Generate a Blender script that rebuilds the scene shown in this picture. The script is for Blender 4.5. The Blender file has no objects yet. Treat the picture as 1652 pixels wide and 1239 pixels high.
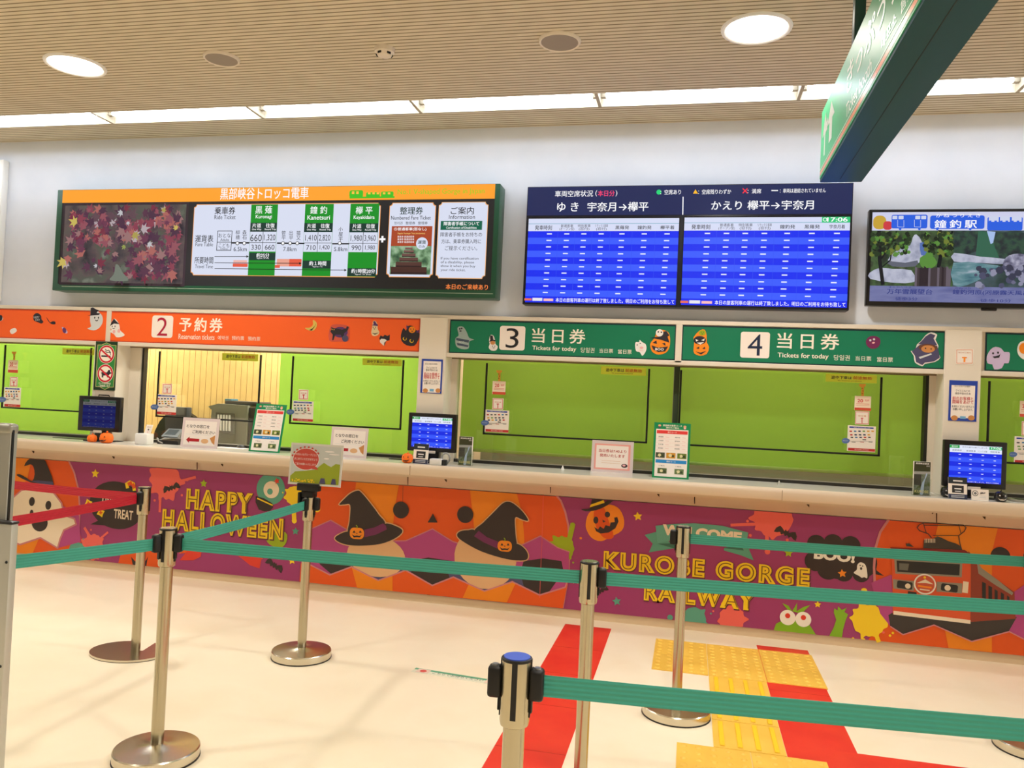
import bpy, bmesh, math, random
from mathutils import Vector, Matrix
from mathutils.geometry import tessellate_polygon
S = bpy.context.scene
COL = S.collection
PI = math.pi

# ---------------------------------------------------------------- camera
F, YAW, PIT, ROL, H = 1297.15, .219405, .020192, .045967, 1.55
def cam_axes():
    cy, sy, cp, sp = math.cos(YAW), math.sin(YAW), math.cos(PIT), math.sin(PIT)
    fwd = Vector((-sy*cp, cy*cp, sp)); right = Vector((cy, sy, 0)); up = right.cross(fwd)
    c, s = math.cos(ROL), math.sin(ROL)
    return c*right + s*up, -s*right + c*up, fwd
CR, CU, CF = cam_axes()
cd = bpy.data.cameras.new('camera'); cam = bpy.data.objects.new('camera', cd); COL.objects.link(cam)
cd.sensor_fit = 'HORIZONTAL'; cd.sensor_width = 36; cd.lens = F/1652*36; cd.clip_start = .05; cd.clip_end = 100
m3 = Matrix((CR, CU, -CF)).transposed()
cam.matrix_world = Matrix.Translation((0, 0, H)) @ m3.to_4x4()
S.camera = cam
# ---------------------------------------------------------------- world, exposure
W = bpy.data.worlds.new('hall_ambience'); S.world = W; W.use_nodes = True
W.node_tree.nodes['Background'].inputs[0].default_value = (1.0, .985, .955, 1)
W.node_tree.nodes['Background'].inputs[1].default_value = 1.9
vs = S.view_settings
S.display_settings.display_device = 'sRGB'
vs.view_transform = 'Standard'; vs.look = 'None'; vs.exposure = 0.0; vs.gamma = 1; vs.use_curve_mapping = False
S.cycles.use_denoising = True
S.cycles.max_bounces = 8; S.cycles.transparent_max_bounces = 16
SPOT_W, DOWN_E, TUBE_E, BOOTH_W = 192.0, 6.0, 18.5, 30.0      # lamp strengths

# staff-room lamps behind the left windows; warm ones added to brighten the right blinds
for lx, kw, kc in ((-6.9, 1, (1, .97, .9)), (-5.6, 1.2, (1, .97, .9)), (-3.9, 1, (1, .97, .9)), (-2.7, 1, (1, .97, .9)), (-1.0, .72, (1, .72, .5)), (.7, .72, (1, .72, .5)), (2.6, .72, (1, .72, .5))):
    L = bpy.data.lights.new('booth_and_fill_lamp', 'AREA'); L.shape = 'RECTANGLE'; L.size = 1.1; L.size_y = .3
    L.energy = BOOTH_W*kw; L.color = kc
    lo = bpy.data.objects.new('booth_and_fill_lamp', L); COL.objects.link(lo); lo.location = (lx, 6.75, 2.42)

# ---------------------------------------------------------------- unprojection: photo pixel -> point on a real plane
def ray(px, py): return CR*((px-826)/F) - CU*((py-619.5)/F) + CF
def onY(px, py, Y): d = ray(px, py); t = Y/d.y; return Vector((d.x*t, Y, H+d.z*t))
def onZ(px, py, Z): d = ray(px, py); t = (Z-H)/d.z; return Vector((d.x*t, d.y*t, Z))
def pxm(px, py, Y): return (onY(px+1, py, Y)-onY(px, py, Y)).length     # metres per pixel
def rect(l, t, r, b, Y):
    ym, xm = (t+b)/2, (l+r)/2
    return onY(l, ym, Y).x, onY(xm, b, Y).z, onY(r, ym, Y).x, onY(xm, t, Y).z

# ---------------------------------------------------------------- materials
def lin(c):
    if isinstance(c, str):
        c = c.lstrip('#'); c = [int(c[i:i+2], 16) for i in (0, 2, 4)]
    o = []
    for v in c[:3]:
        v /= 255.; o.append(v/12.92 if v <= .04045 else ((v+.055)/1.055)**2.4)
    return (*o, 1)
MATS = {}
def new_mat(name):
    m = bpy.data.materials.new(name); m.use_nodes = True
    return m, m.node_tree, m.node_tree.nodes['Principled BSDF']
def pm(c, rough=.6, metal=0, spec=.4):
    k = ('p', str(c), rough, metal, spec)
    if k not in MATS:
        m, t, b = new_mat('paint_' + str(len(MATS)))
        b.inputs['Base Color'].default_value = lin(c); b.inputs['Roughness'].default_value = rough
        b.inputs['Metallic'].default_value = metal; b.inputs['Specular IOR Level'].default_value = spec
        MATS[k] = m
    return MATS[k]
def gl(c, e=1.0):
    k = ('e', str(c), e)
    if k not in MATS:
        m, t, b = new_mat('glow_' + str(len(MATS)))
        b.inputs['Base Color'].default_value = (.01, .01, .01, 1); b.inputs['Roughness'].default_value = .25
        b.inputs['Specular IOR Level'].default_value = .2
        b.inputs['Emission Color'].default_value = lin(c); b.inputs['Emission Strength'].default_value = e
        MATS[k] = m
    return MATS[k]
def nd(t, typ, **kw):
    n = t.nodes.new(typ)
    for k, v in kw.items(): setattr(n, k, v)
    return n
def noise_mat(name, cols, scale, rough=.6, emis=None, detail=4, stretch=(1, 1, 1), bump=0, metal=0, lo=.3, hi=.7):
    m, t, b = new_mat(name)
    tc = nd(t, 'ShaderNodeTexCoord'); mp = nd(t, 'ShaderNodeMapping'); mp.inputs['Scale'].default_value = stretch
    no = nd(t, 'ShaderNodeTexNoise'); no.inputs['Scale'].default_value = scale; no.inputs['Detail'].default_value = detail
    rp = nd(t, 'ShaderNodeValToRGB'); e = rp.color_ramp.elements
    while len(e) < len(cols): e.new(.5)
    for i, c in enumerate(cols):
        e[i].position = lo + (hi-lo)*i/max(1, len(cols)-1); e[i].color = lin(c)
    t.links.new(tc.outputs['Object'], mp.inputs[0]); t.links.new(mp.outputs[0], no.inputs['Vector']); t.links.new(no.outputs['Fac'], rp.inputs[0])
    b.inputs['Roughness'].default_value = rough; b.inputs['Metallic'].default_value = metal
    if emis:
        b.inputs['Base Color'].default_value = (.01, .01, .01, 1)
        t.links.new(rp.outputs[0], b.inputs['Emission Color']); b.inputs['Emission Strength'].default_value = emis
    else:
        t.links.new(rp.outputs[0], b.inputs['Base Color'])
    if bump:
        bp = nd(t, 'ShaderNodeBump'); bp.inputs['Strength'].default_value = bump; bp.inputs['Distance'].default_value = .01
        t.links.new(no.outputs['Fac'], bp.inputs['Height']); t.links.new(bp.outputs[0], b.inputs['Normal'])
    return m
def stripes_mat(name, base, dark, axis, period, duty, rough=.8, noise=.0, bump=.4):
    """plain surface with a narrow groove every `period` metres along one axis"""
    m, t, b = new_mat(name)
    tc = nd(t, 'ShaderNodeTexCoord'); sx = nd(t, 'ShaderNodeSeparateXYZ'); t.links.new(tc.outputs['Object'], sx.inputs[0])
    dv = nd(t, 'ShaderNodeMath', operation='DIVIDE'); dv.inputs[1].default_value = period
    fr = nd(t, 'ShaderNodeMath', operation='FRACT'); lt = nd(t, 'ShaderNodeMath', operation='LESS_THAN'); lt.inputs[1].default_value = duty
    t.links.new(sx.outputs[axis], dv.inputs[0]); t.links.new(dv.outputs[0], fr.inputs[0]); t.links.new(fr.outputs[0], lt.inputs[0])
    no = nd(t, 'ShaderNodeTexNoise'); no.inputs['Scale'].default_value = 9; no.inputs['Detail'].default_value = 6
    t.links.new(tc.outputs['Object'], no.inputs['Vector'])
    mu = nd(t, 'ShaderNodeMath', operation='MULTIPLY_ADD'); mu.inputs[1].default_value = noise; mu.inputs[2].default_value = 1-noise*.5
    t.links.new(no.outputs['Fac'], mu.inputs[0])
    mx = nd(t, 'ShaderNodeMix', data_type='RGBA'); mx.inputs[6].default_value = lin(base); mx.inputs[7].default_value = lin(dark)
    ms = nd(t, 'ShaderNodeMath', operation='MULTIPLY'); t.links.new(lt.outputs[0], ms.inputs[0]); t.links.new(mu.outputs[0], ms.inputs[1])
    t.links.new(ms.outputs[0], mx.inputs[0])
    m2 = nd(t, 'ShaderNodeMix', data_type='RGBA', blend_type='MULTIPLY'); m2.inputs[0].default_value = 1
    t.links.new(mx.outputs[2], m2.inputs[6]); t.links.new(mu.outputs[0], m2.inputs[7])
    t.links.new(m2.outputs[2], b.inputs['Base Color']); b.inputs['Roughness'].default_value = rough
    b.inputs['Specular IOR Level'].default_value = .2
    iv = nd(t, 'ShaderNodeMath', operation='SUBTRACT'); iv.inputs[0].default_value = 1; t.links.new(lt.outputs[0], iv.inputs[1])
    bp = nd(t, 'ShaderNodeBump'); bp.inputs['Strength'].default_value = bump; bp.inputs['Distance'].default_value = .004
    t.links.new(iv.outputs[0], bp.inputs['Height']); t.links.new(bp.outputs[0], b.inputs['Normal'])
    return m
def clear_mat(name, tint, refl=.06):
    m, t, b = new_mat(name); t.nodes.remove(b)
    tr = nd(t, 'ShaderNodeBsdfTransparent'); tr.inputs[0].default_value = (*tint, 1)
    gs = nd(t, 'ShaderNodeBsdfGlossy'); gs.inputs['Roughness'].default_value = .03
    fr = nd(t, 'ShaderNodeFresnel'); ge = nd(t, 'ShaderNodeNewGeometry'); ir = nd(t, 'ShaderNodeMapRange')
    ir.inputs[3].default_value = 1.45; ir.inputs[4].default_value = 1/1.45      # same reflectance from both faces of the sheet
    t.links.new(ge.outputs['Backfacing'], ir.inputs[0]); t.links.new(ir.outputs[0], fr.inputs[0])
    ml = nd(t, 'ShaderNodeMath', operation='MULTIPLY'); ml.inputs[1].default_value = refl/.034
    mx = nd(t, 'ShaderNodeMixShader'); t.links.new(fr.outputs[0], ml.inputs[0]); t.links.new(ml.outputs[0], mx.inputs[0])
    t.links.new(tr.outputs[0], mx.inputs[1]); t.links.new(gs.outputs[0], mx.inputs[2])
    t.links.new(mx.outputs[0], t.nodes['Material Output'].inputs[0])
    return m
def blind_mat(name, col, trans):
    m, t, b = new_mat(name); t.nodes.remove(b)
    df = nd(t, 'ShaderNodeBsdfDiffuse'); df.inputs[0].default_value = lin(col)
    tl = nd(t, 'ShaderNodeBsdfTranslucent'); tl.inputs[0].default_value = lin(col)
    mx = nd(t, 'ShaderNodeMixShader'); mx.inputs[0].default_value = trans
    t.links.new(df.outputs[0], mx.inputs[1]); t.links.new(tl.outputs[0], mx.inputs[2])
    t.links.new(mx.outputs[0], t.nodes['Material Output'].inputs[0])
    return m
def steel_mat(name, col, rough=.28, stretch=(1, 1, .02)):
    m, t, b = new_mat(name)
    b.inputs['Metallic'].default_value = 1; b.inputs['Base Color'].default_value = lin(col)
    tc = nd(t, 'ShaderNodeTexCoord'); mp = nd(t, 'ShaderNodeMapping'); mp.inputs['Scale'].default_value = stretch
    no = nd(t, 'ShaderNodeTexNoise'); no.inputs['Scale'].default_value = 160
    mr = nd(t, 'ShaderNodeMapRange'); mr.inputs[3].default_value = rough-.07; mr.inputs[4].default_value = rough+.1
    t.links.new(tc.outputs['Object'], mp.inputs[0]); t.links.new(mp.outputs[0], no.inputs['Vector'])
    t.links.new(no.outputs['Fac'], mr.inputs[0]); t.links.new(mr.outputs[0], b.inputs['Roughness'])
    return m
M_STEEL = steel_mat('brushed_steel', (186, 176, 150), .2)
M_STEEL_BASE = pm((214, 206, 188), .24, 1)
M_ALU = pm((178, 176, 164), .4, .55)
M_BLACK = pm((22, 21, 20), .45)
M_CREAM = pm((226, 214, 196), .5)
M_COLUMN = pm((232, 222, 205), .55)
M_WHITE = pm((240, 238, 234), .5)
M_PAPER = pm((248, 238, 228), .7)
M_WALL = noise_mat('wall_paint', [(216, 221, 231), (224, 228, 237)], 3, .75)
M_FLOOR = noise_mat('vinyl_floor', [(247, 230, 198), (251, 237, 208), (249, 233, 203)], 1.6, .38, detail=6)
M_CEIL = stripes_mat('ribbed_ceiling', (212, 200, 176), (138, 124, 98), 1, .040, .26, .85, .25)
M_WOOD = stripes_mat('panel_wood', (214, 176, 112), (130, 92, 46), 0, .066, .07, .5, .3)
M_GLASS = clear_mat('window_glass', (.96, .98, .96), .055)
M_ACRYL = clear_mat('acrylic', (.98, .99, .98), .03)
M_BLIND = blind_mat('lime_blind', (158, 206, 84), .5)
M_BELT = None
def belt_mat(name, c):
    m, t, b = new_mat(name); b.inputs['Base Color'].default_value = lin(c); b.inputs['Roughness'].default_value = .55
    tc = nd(t, 'ShaderNodeTexCoord'); sx = nd(t, 'ShaderNodeSeparateXYZ'); t.links.new(tc.outputs['Object'], sx.inputs[0])
    ml = nd(t, 'ShaderNodeMath', operation='MULTIPLY'); ml.inputs[1].default_value = 2*PI/.0105
    sn = nd(t, 'ShaderNodeMath', operation='SINE'); t.links.new(sx.outputs[2], ml.inputs[0]); t.links.new(ml.outputs[0], sn.inputs[0])
    bp = nd(t, 'ShaderNodeBump'); bp.inputs['Strength'].default_value = .5; bp.inputs['Distance'].default_value = .002
    t.links.new(sn.outputs[0], bp.inputs['Height']); t.links.new(bp.outputs[0], b.inputs['Normal'])
    return m
M_TEAL = belt_mat('teal_belt', (56, 160, 140)); M_RED = belt_mat('red_belt', (196, 14, 44))
M_TUBE = gl((226, 238, 255), TUBE_E); M_DOWN = gl((255, 246, 232), DOWN_E)

# ---------------------------------------------------------------- mesh builder
class MB:
    def __init__(s): s.v, s.f, s.m, s.mats = [], [], [], []
    def mi(s, m):
        if m not in s.mats: s.mats.append(m)
        return s.mats.index(m)
    def add(s, vs, fs, m):
        o = len(s.v); k = s.mi(m); s.v += [Vector(p) for p in vs]
        for f in fs: s.f.append([i+o for i in f]); s.m.append(k)
    def bm(s, b, m):
        b.verts.ensure_lookup_table(); b.verts.index_update()
        s.add([v.co.copy() for v in b.verts], [[v.index for v in f.verts] for f in b.faces], m); b.free()
    def box(s, x0, y0, z0, x1, y1, z1, m, bev=0, seg=2, M=None):
        b = bmesh.new(); bmesh.ops.create_cube(b, size=1)
        for v in b.verts: v.co = Vector(((x0+x1)/2+v.co.x*(x1-x0), (y0+y1)/2+v.co.y*(y1-y0), (z0+z1)/2+v.co.z*(z1-z0)))
        if bev: bmesh.ops.bevel(b, geom=b.edges[:], offset=bev, segments=seg, affect='EDGES', profile=.5)
        if M: bmesh.ops.transform(b, matrix=M, verts=b.verts)
        s.bm(b, m)
    def lathe(s, c, prof, m, n=40, ax='z', M=None, cap=True):
        """prof: (r, h) pairs from bottom to top about a vertical axis through c"""
        vs, fs = [], []
        for r, h in prof:
            for i in range(n):
                a = 2*PI*i/n; p = Vector((r*math.cos(a), r*math.sin(a), h))
                if ax == 'y': p = Vector((p.x, p.z, p.y))
                if ax == 'x': p = Vector((p.z, p.x, p.y))
                vs.append(Vector(c)+p)
        for j in range(len(prof)-1):
            for i in range(n): fs.append([j*n+i, j*n+(i+1) % n, (j+1)*n+(i+1) % n, (j+1)*n+i])
        if cap and prof[0][0] > 1e-3: fs.append(list(range(n))[::-1])
        if cap and prof[-1][0] > 1e-3: fs.append([(len(prof)-1)*n+i for i in range(n)])
        if M: vs = [M @ p for p in vs]
        s.add(vs, fs, m)
    def tube(s, pts, r, m, n=10):
        pts = [Vector(p) for p in pts]; vs, fs = [], []
        up = Vector((0, 0, 1))
        for i, p in enumerate(pts):
            d = (pts[min(i+1, len(pts)-1)]-pts[max(i-1, 0)]).normalized()
            a = d.cross(up if abs(d.z) < .95 else Vector((1, 0, 0))).normalized(); b = d.cross(a)
            for k in range(n):
                t = 2*PI*k/n; vs.append(p+a*r*math.cos(t)+b*r*math.sin(t))
        for i in range(len(pts)-1):
            for k in range(n): fs.append([i*n+k, i*n+(k+1) % n, (i+1)*n+(k+1) % n, (i+1)*n+k])
        fs.append(list(range(n))[::-1]); fs.append([(len(pts)-1)*n+k for k in range(n)])
        s.add(vs, fs, m)
    def prism(s, pts, O, A, B, N, t, m):
        """outline pts (u,v) in the frame O,A,B pushed t metres along N"""
        tri = tessellate_polygon([[Vector((u, v, 0)) for u, v in pts]])
        n = len(pts); vs = [O+A*u+B*v for u, v in pts]+[O+A*u+B*v+N*t for u, v in pts]
        fs = [list(q) for q in tri]+[[i+n for i in q] for q in tri]+[[i, (i+1) % n, n+(i+1) % n, n+i] for i in range(n)]
        s.add(vs, fs, m)
    def build(s, name, parent=None, smooth=True, loc=None):
        me = bpy.data.meshes.new(name)
        org = Vector(loc) if loc is not None else Vector((0, 0, 0))
        inv = Matrix.Translation(-org)
        if parent is not None:
            M = pmat(parent); inv = (M @ Matrix.Translation(org)).inverted() if loc is None else (Matrix.Translation(org)).inverted()
        me.from_pydata([inv @ v for v in s.v], [], s.f)
        for m in s.mats: me.materials.append(m)
        for p, k in zip(me.polygons, s.m): p.material_index = k
        b = bmesh.new(); b.from_mesh(me)
        if len(b.faces) < 6000: bmesh.ops.recalc_face_normals(b, faces=b.faces[:])
        b.to_mesh(me); b.free()
        if smooth:
            for p in me.polygons: p.use_smooth = True
            try: me.set_sharp_from_angle(angle=math.radians(35))
            except Exception: pass
        o = bpy.data.objects.new(name, me); COL.objects.link(o)
        if parent is not None:
            o.parent = parent
            if loc is not None: o.location = pmat(parent).inverted() @ org
        else: o.location = org
        return o
def pmat(o):
    M = Matrix.LocRotScale(o.location, o.rotation_euler, o.scale)
    return pmat(o.parent) @ M if o.parent else M
def tag(o, label, cat=None, group=None, kind=None):
    o['label'] = label
    if cat: o['category'] = cat
    if group: o['group'] = group
    if kind: o['kind'] = kind
    return o
def thing(name, label, cat, loc, group=None, rz=0):
    o = bpy.data.objects.new(name, None); COL.objects.link(o); o.empty_display_size = .05
    o.location = loc; o.rotation_euler = (0, 0, rz)
    return tag(o, label, cat, group)
def struct(o, label=None):
    o['kind'] = 'structure'
    if label: o['label'] = label
    return o
def copy_tree(o, parent=None):
    c = o.copy(); COL.objects.link(c)
    if parent: c.parent = parent; c.matrix_parent_inverse = Matrix.Identity(4)
    for ch in [x for x in o.children]: copy_tree(ch, c)
    return c

# ---------------------------------------------------------------- flat printed art
_TX = {}
def text_mesh(body, bold=0, res=2, spacing=1.0, line=1.0):
    k = (body, bold, res, spacing, line)
    if k not in _TX:
        c = bpy.data.curves.new('text', 'FONT'); c.body = body; c.offset = bold; c.resolution_u = res; c.space_character = spacing
        c.align_x = 'CENTER'; c.space_line = line
        o = bpy.data.objects.new('text', c); me = o.to_mesh()
        vs = [v.co.copy() for v in me.vertices]; fs = [list(p.vertices) for p in me.polygons]
        o.to_mesh_clear(); bpy.data.objects.remove(o); bpy.data.curves.remove(c)
        if not vs: vs = [Vector((0, 0, 0)), Vector((.1, 0, 0)), Vector((0, .1, 0))]; fs = []
        bb = (min(v.x for v in vs), min(v.y for v in vs), max(v.x for v in vs), max(v.y for v in vs))
        _TX[k] = (vs, fs, bb)
    return _TX[k]
def smooth_pts(p, n=5):
    o = []; L = len(p)
    for i in range(L):
        a, b, c, d = p[i-1], p[i], p[(i+1) % L], p[(i+2) % L]
        for k in range(n):
            t = k/n
            o.append(tuple(.5*((2*b[j])+(-a[j]+c[j])*t+(2*a[j]-5*b[j]+4*c[j]-d[j])*t*t+(-a[j]+3*b[j]-3*c[j]+d[j])*t**3) for j in (0, 1)))
    return o
class Art:
    """flat coloured shapes lying on a plane; in pixel mode (Y given) positions are photo pixels unprojected onto the plane y=Y"""
    def __init__(s, Y=None, O=None, A=(1, 0, 0), B=(0, 0, 1), eps=.0005, mb=None, auto=False):
        s.mb = mb or MB(); s.Y = Y; s.A, s.B = Vector(A).normalized(), Vector(B).normalized(); s.N = s.A.cross(s.B)
        s.O = Vector(O) if O is not None else Vector((0, Y, 0)); s.eps = eps; s.k = 1; s.auto = auto; s.n = {}; s.clip = None
    def off(s):
        q = round(s.k, 2); s.n[q] = s.n.get(q, 0)+1
        return s.k*s.eps+s.n[q]*6e-6
    def c(s, p):
        if s.Y is None: return p
        q = onY(p[0], p[1], s.Y); return (q.x, q.z)
    def L(s, p, d): return d*pxm(p[0], p[1], s.Y) if s.Y is not None else d
    def raw(s, pts, m):
        if s.clip:
            for sg, lim in ((1, s.clip[0]), (-1, -s.clip[1])):
                o = []
                for (u0, v0), (u1, v1) in zip(pts, list(pts[1:])+[pts[0]]):
                    a, b = sg*v0-lim, sg*v1-lim
                    if a >= 0: o.append((u0, v0))
                    if (a >= 0) != (b >= 0): t = a/(a-b); o.append((u0+(u1-u0)*t, v0+(v1-v0)*t))
                pts = o
                if len(pts) < 3: return
        tri = tessellate_polygon([[Vector((u, v, 0)) for u, v in pts]])
        q = s.off(); s.mb.add([s.O+s.A*u+s.B*v+s.N*q for u, v in pts], [list(t) for t in tri], m)
        if s.auto: s.k += 1
    def poly(s, pts, m, sm=0): s.raw([s.c(p) for p in (smooth_pts(pts, sm) if sm else pts)], m)
    def _loc(s, p, pts, m, rot=0):
        u, v = s.c(p); ca, sa = math.cos(rot), math.sin(rot)
        s.raw([(u+x*ca-y*sa, v+x*sa+y*ca) for x, y in pts], m)
    def ell(s, p, rx, ry, m, rot=0, n=28):
        rx, ry = s.L(p, rx), s.L(p, ry); s._loc(p, [(rx*math.cos(2*PI*i/n), ry*math.sin(2*PI*i/n)) for i in range(n)], m, rot)
    def circ(s, p, r, m): s.ell(p, r, r, m)
    def box(s, p, w, h, m, rot=0, rad=0):
        w, h, rad = s.L(p, w)/2, s.L(p, h)/2, s.L(p, rad)
        if rad <= 0: pts = [(-w, -h), (w, -h), (w, h), (-w, h)]
        else:
            pts = []
            for cx, cy, a0 in ((w-rad, h-rad, 0), (-w+rad, h-rad, 90), (-w+rad, -h+rad, 180), (w-rad, -h+rad, 270)):
                for i in range(5): a = math.radians(a0+i*22.5); pts.append((cx+rad*math.cos(a), cy+rad*math.sin(a)))
        s._loc(p, pts, m, rot)
    def r4(s, x0, z0, x1, z1, m, rad=0):
        """rectangle in plane metres"""
        y, s.Y = s.Y, None; s.box(((x0+x1)/2, (z0+z1)/2), x1-x0, z1-z0, m, 0, rad); s.Y = y
    def star(s, p, r, m, rot=0, n=5, inner=.5):
        r = s.L(p, r); s._loc(p, [((r if i % 2 == 0 else r*inner)*math.cos(PI/2+PI*i/n), (r if i % 2 == 0 else r*inner)*math.sin(PI/2+PI*i/n)) for i in range(2*n)], m, rot)
    def splat(s, p, r, m, seed=1, n=11, amp=.45):
        R = random.Random(seed*7+1); r = s.L(p, r); bumps = []; a = 0
        while a < 2*PI:
            bumps.append((a, R.choice((.05, .12, .2, .45, .8))*amp*1.3, R.uniform(.09, .2))); a += R.uniform(.28, .75)*11/n
        pts = []
        for i in range(96):
            t = 2*PI*i/96; q = .84
            for b, h, w in bumps:
                dd = (t-b+PI) % (2*PI)-PI; q += h*math.exp(-(dd/w)**2)
            pts.append((r*q*math.cos(t), r*q*math.sin(t)))
        s._loc(p, pts, m)
        u, v = s.c(p); y, s.Y = s.Y, None
        for i in range(n//3):
            t = R.uniform(0, 2*PI); q = r*R.uniform(1.15, 1.4); s.ell((u+q*math.cos(t), v+q*math.sin(t)), r*.07, r*.07, m, 0, 10)
        s.Y = y
    def line(s, pts, w, m, closed=False):
        q = []
        for p in pts:
            p = Vector(s.c(p))
            if not q or (p-q[-1]).length > 1e-7: q.append(p)
        w = s.L(pts[0], w)/2; n = len(q); vs = []; k = s.off()
        if n < 2: return
        for i in range(n):
            a = q[i-1] if (i or closed) else None; b = q[(i+1) % n] if (i < n-1 or closed) else None
            d1 = (q[i]-a).normalized() if a is not None else None; d2 = (b-q[i]).normalized() if b is not None else None
            d1 = d1 or d2; d2 = d2 or d1
            t = d1+d2; t = t.normalized() if t.length > 1e-4 else d1
            nn = Vector((-t.y, t.x)); c = max(.45, nn.dot(Vector((-d1.y, d1.x)))); e = Vector((0, 0))
            if not closed and i == 0: e = -d1*w*.6
            if not closed and i == n-1: e = d1*w*.6
            for sg in (-1, 1): r = q[i]+e+nn*(sg*w/c); vs.append(s.O+s.A*r.x+s.B*r.y+s.N*k)
        s.mb.add(vs, [[2*i, 2*((i+1) % n), 2*((i+1) % n)+1, 2*i+1] for i in range(n if closed else n-1)], m)
        if s.auto: s.k += 1
    def text(s, body, p, m, h=None, w=None, bold=0, res=2, rot=0, spacing=1.0, line=1.0, maxw=None):
        stamp = bold if bold > 0 and any(ord(ch) > 0x2e80 for ch in body) else 0     # dense characters: thicken by doubled strokes
        if stamp: bold = 0
        res = max(res, 3)
        vs, fs, bb = text_mesh(body, bold, res, spacing, line); u, v = s.c(p)
        bw, bh = max(bb[2]-bb[0], 1e-4), max(bb[3]-bb[1], 1e-4)
        if h: h = s.L(p, h)
        if w: w = s.L(p, w)
        if maxw: maxw = s.L(p, maxw)
        sy = h/bh if h else w/bw
        sx = w/bw if w else sy
        if maxw and sx*bw > maxw: sx = maxw/bw
        cx, cy = (bb[0]+bb[2])/2, (bb[1]+bb[3])/2; ca, sa = math.cos(rot), math.sin(rot)
        for jx_, jy_ in (((-1, -.6), (1, -.6), (-1, .6), (1, .6)) if stamp else ((0, 0),)):
            o = []; kk = s.off()
            for q in vs:
                x, y = (q.x-cx+jx_*stamp)*sx, (q.y-cy+jy_*stamp)*sy
                o.append(s.O+s.A*(u+x*ca-y*sa)+s.B*(v+x*sa+y*ca)+s.N*kk)
            s.mb.add(o, fs, m)
        if s.auto: s.k += 1
    def build(s, name, parent=None): return s.mb.build(name, parent, smooth=False)
def sheet(mb, x0, z0, x1, z1, Y, t, m): mb.box(x0, Y, z0, x1, Y+t, z1, m)

# ================================================================ SETTING
ZC, YW, YF, YG, ZT = 3.595, 5.83, 5.78, 5.985, 1.058   # ceiling, upper wall, fascia front, window glass, counter top
X0, X1 = -26.0, 12.0
f = MB(); f.box(X0, -5, -.05, X1, 7.6, 0, M_FLOOR); struct(f.build('floor', smooth=False))
SL0, SL1 = 5.235, 5.475                                   # lamp slot in the ceiling
f = MB(); f.box(X0, -5, ZC, X1, SL0, ZC+.05, M_CEIL); f.box(X0, SL1, ZC, X1, YW+.02, ZC+.05, M_CEIL)
struct(f.build('ceiling', smooth=False))
f = MB(); f.box(X0, SL0-.01, ZC+.05, X1, SL0, ZC+.16, M_CREAM); f.box(X0, SL1, ZC+.05, X1, SL1+.01, ZC+.16, M_CREAM); f.box(X0, SL0-.01, ZC+.16, X1, SL1+.01, ZC+.17, M_CREAM)
struct(f.build('trim_1', smooth=False), 'cream trough of the lamp slot in the ceiling')
f = MB(); f.box(X0, YW, 2.13, X1, YW+.1, ZC, M_WALL); struct(f.build('wall_front', smooth=False))
f = MB(); f.box(X0, -5.1, 0, X1, -5, ZC, pm((96, 84, 68), .6)); struct(f.build('wall_hall_added', smooth=False), 'unseen brown wall of the hall behind the queue, added to darken reflections')  # unseen dark wall, added for the reflections in posts and window glass
# fascia frame round the counter signs
zf0, zf1 = 1.852, 2.168
f = MB()
f.box(X0, YF+.012, zf0+.005, X1, 6.0, zf1-.005, M_CREAM)
f.box(X0, YF, 2.138, X1, YF+.03, zf1, M_CREAM, .004); f.box(X0, YF, zf0, X1, YF+.03, 1.884, M_CREAM, .004)
xs12 = onY(175, 525, YF).x; xs34 = onY(1095, 553, YF).x
for x in (xs12, xs34): f.box(x-.022, YF, 1.87, x+.022, YF+.03, 2.14, M_CREAM)
struct(f.build('trim_2', smooth=False), 'cream frame above the ticket windows holding the number signs')
C1, C2, C3 = (-4.862, -4.648), (-2.018, -1.806), (1.617, 1.836)
for i, (a, b) in enumerate((C1, C2, C3)):
    f = MB(); f.box(a, YF-(.004 if i == 0 else .012), ZT, b, 6.12, 1.86 if i == 0 else 2.146, M_COLUMN, .003)
    struct(f.build('trim_%d' % (i+3), smooth=False), 'cream pillar between the ticket windows')
# front below the counter
f = MB(); f.box(X0, 5.82, 0, X1, 6.0, .868, M_CREAM); struct(f.build('wall_counter', smooth=False))
f = MB(); f.box(X0, 5.812, 0, X1, 5.82, .062, pm((222, 196, 160), .45)); struct(f.build('baseboard_front', smooth=False))
# staff room behind the windows
f = MB(); f.box(X0, 7.3, 0, -1.95, 7.4, 2.5, M_WOOD); struct(f.build('wall_back', smooth=False), 'wood-slatted back wall of the staff room')
f = MB(); f.box(-1.95, 7.3, 0, X1, 7.4, 2.5, pm((120, 125, 110))); struct(f.build('wall_back_dark', smooth=False))
f = MB(); f.box(-1.95, 6.13, 0, -1.9, 7.3, 2.5, M_CREAM); struct(f.build('wall_partition_added', smooth=False))  # unseen, added to keep the left lamps' light from the right-hand windows
f = MB(); f.box(X0, 5.95, 2.5, X1, 7.4, 2.55, M_CREAM); struct(f.build('ceiling_staff', smooth=False))
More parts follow.
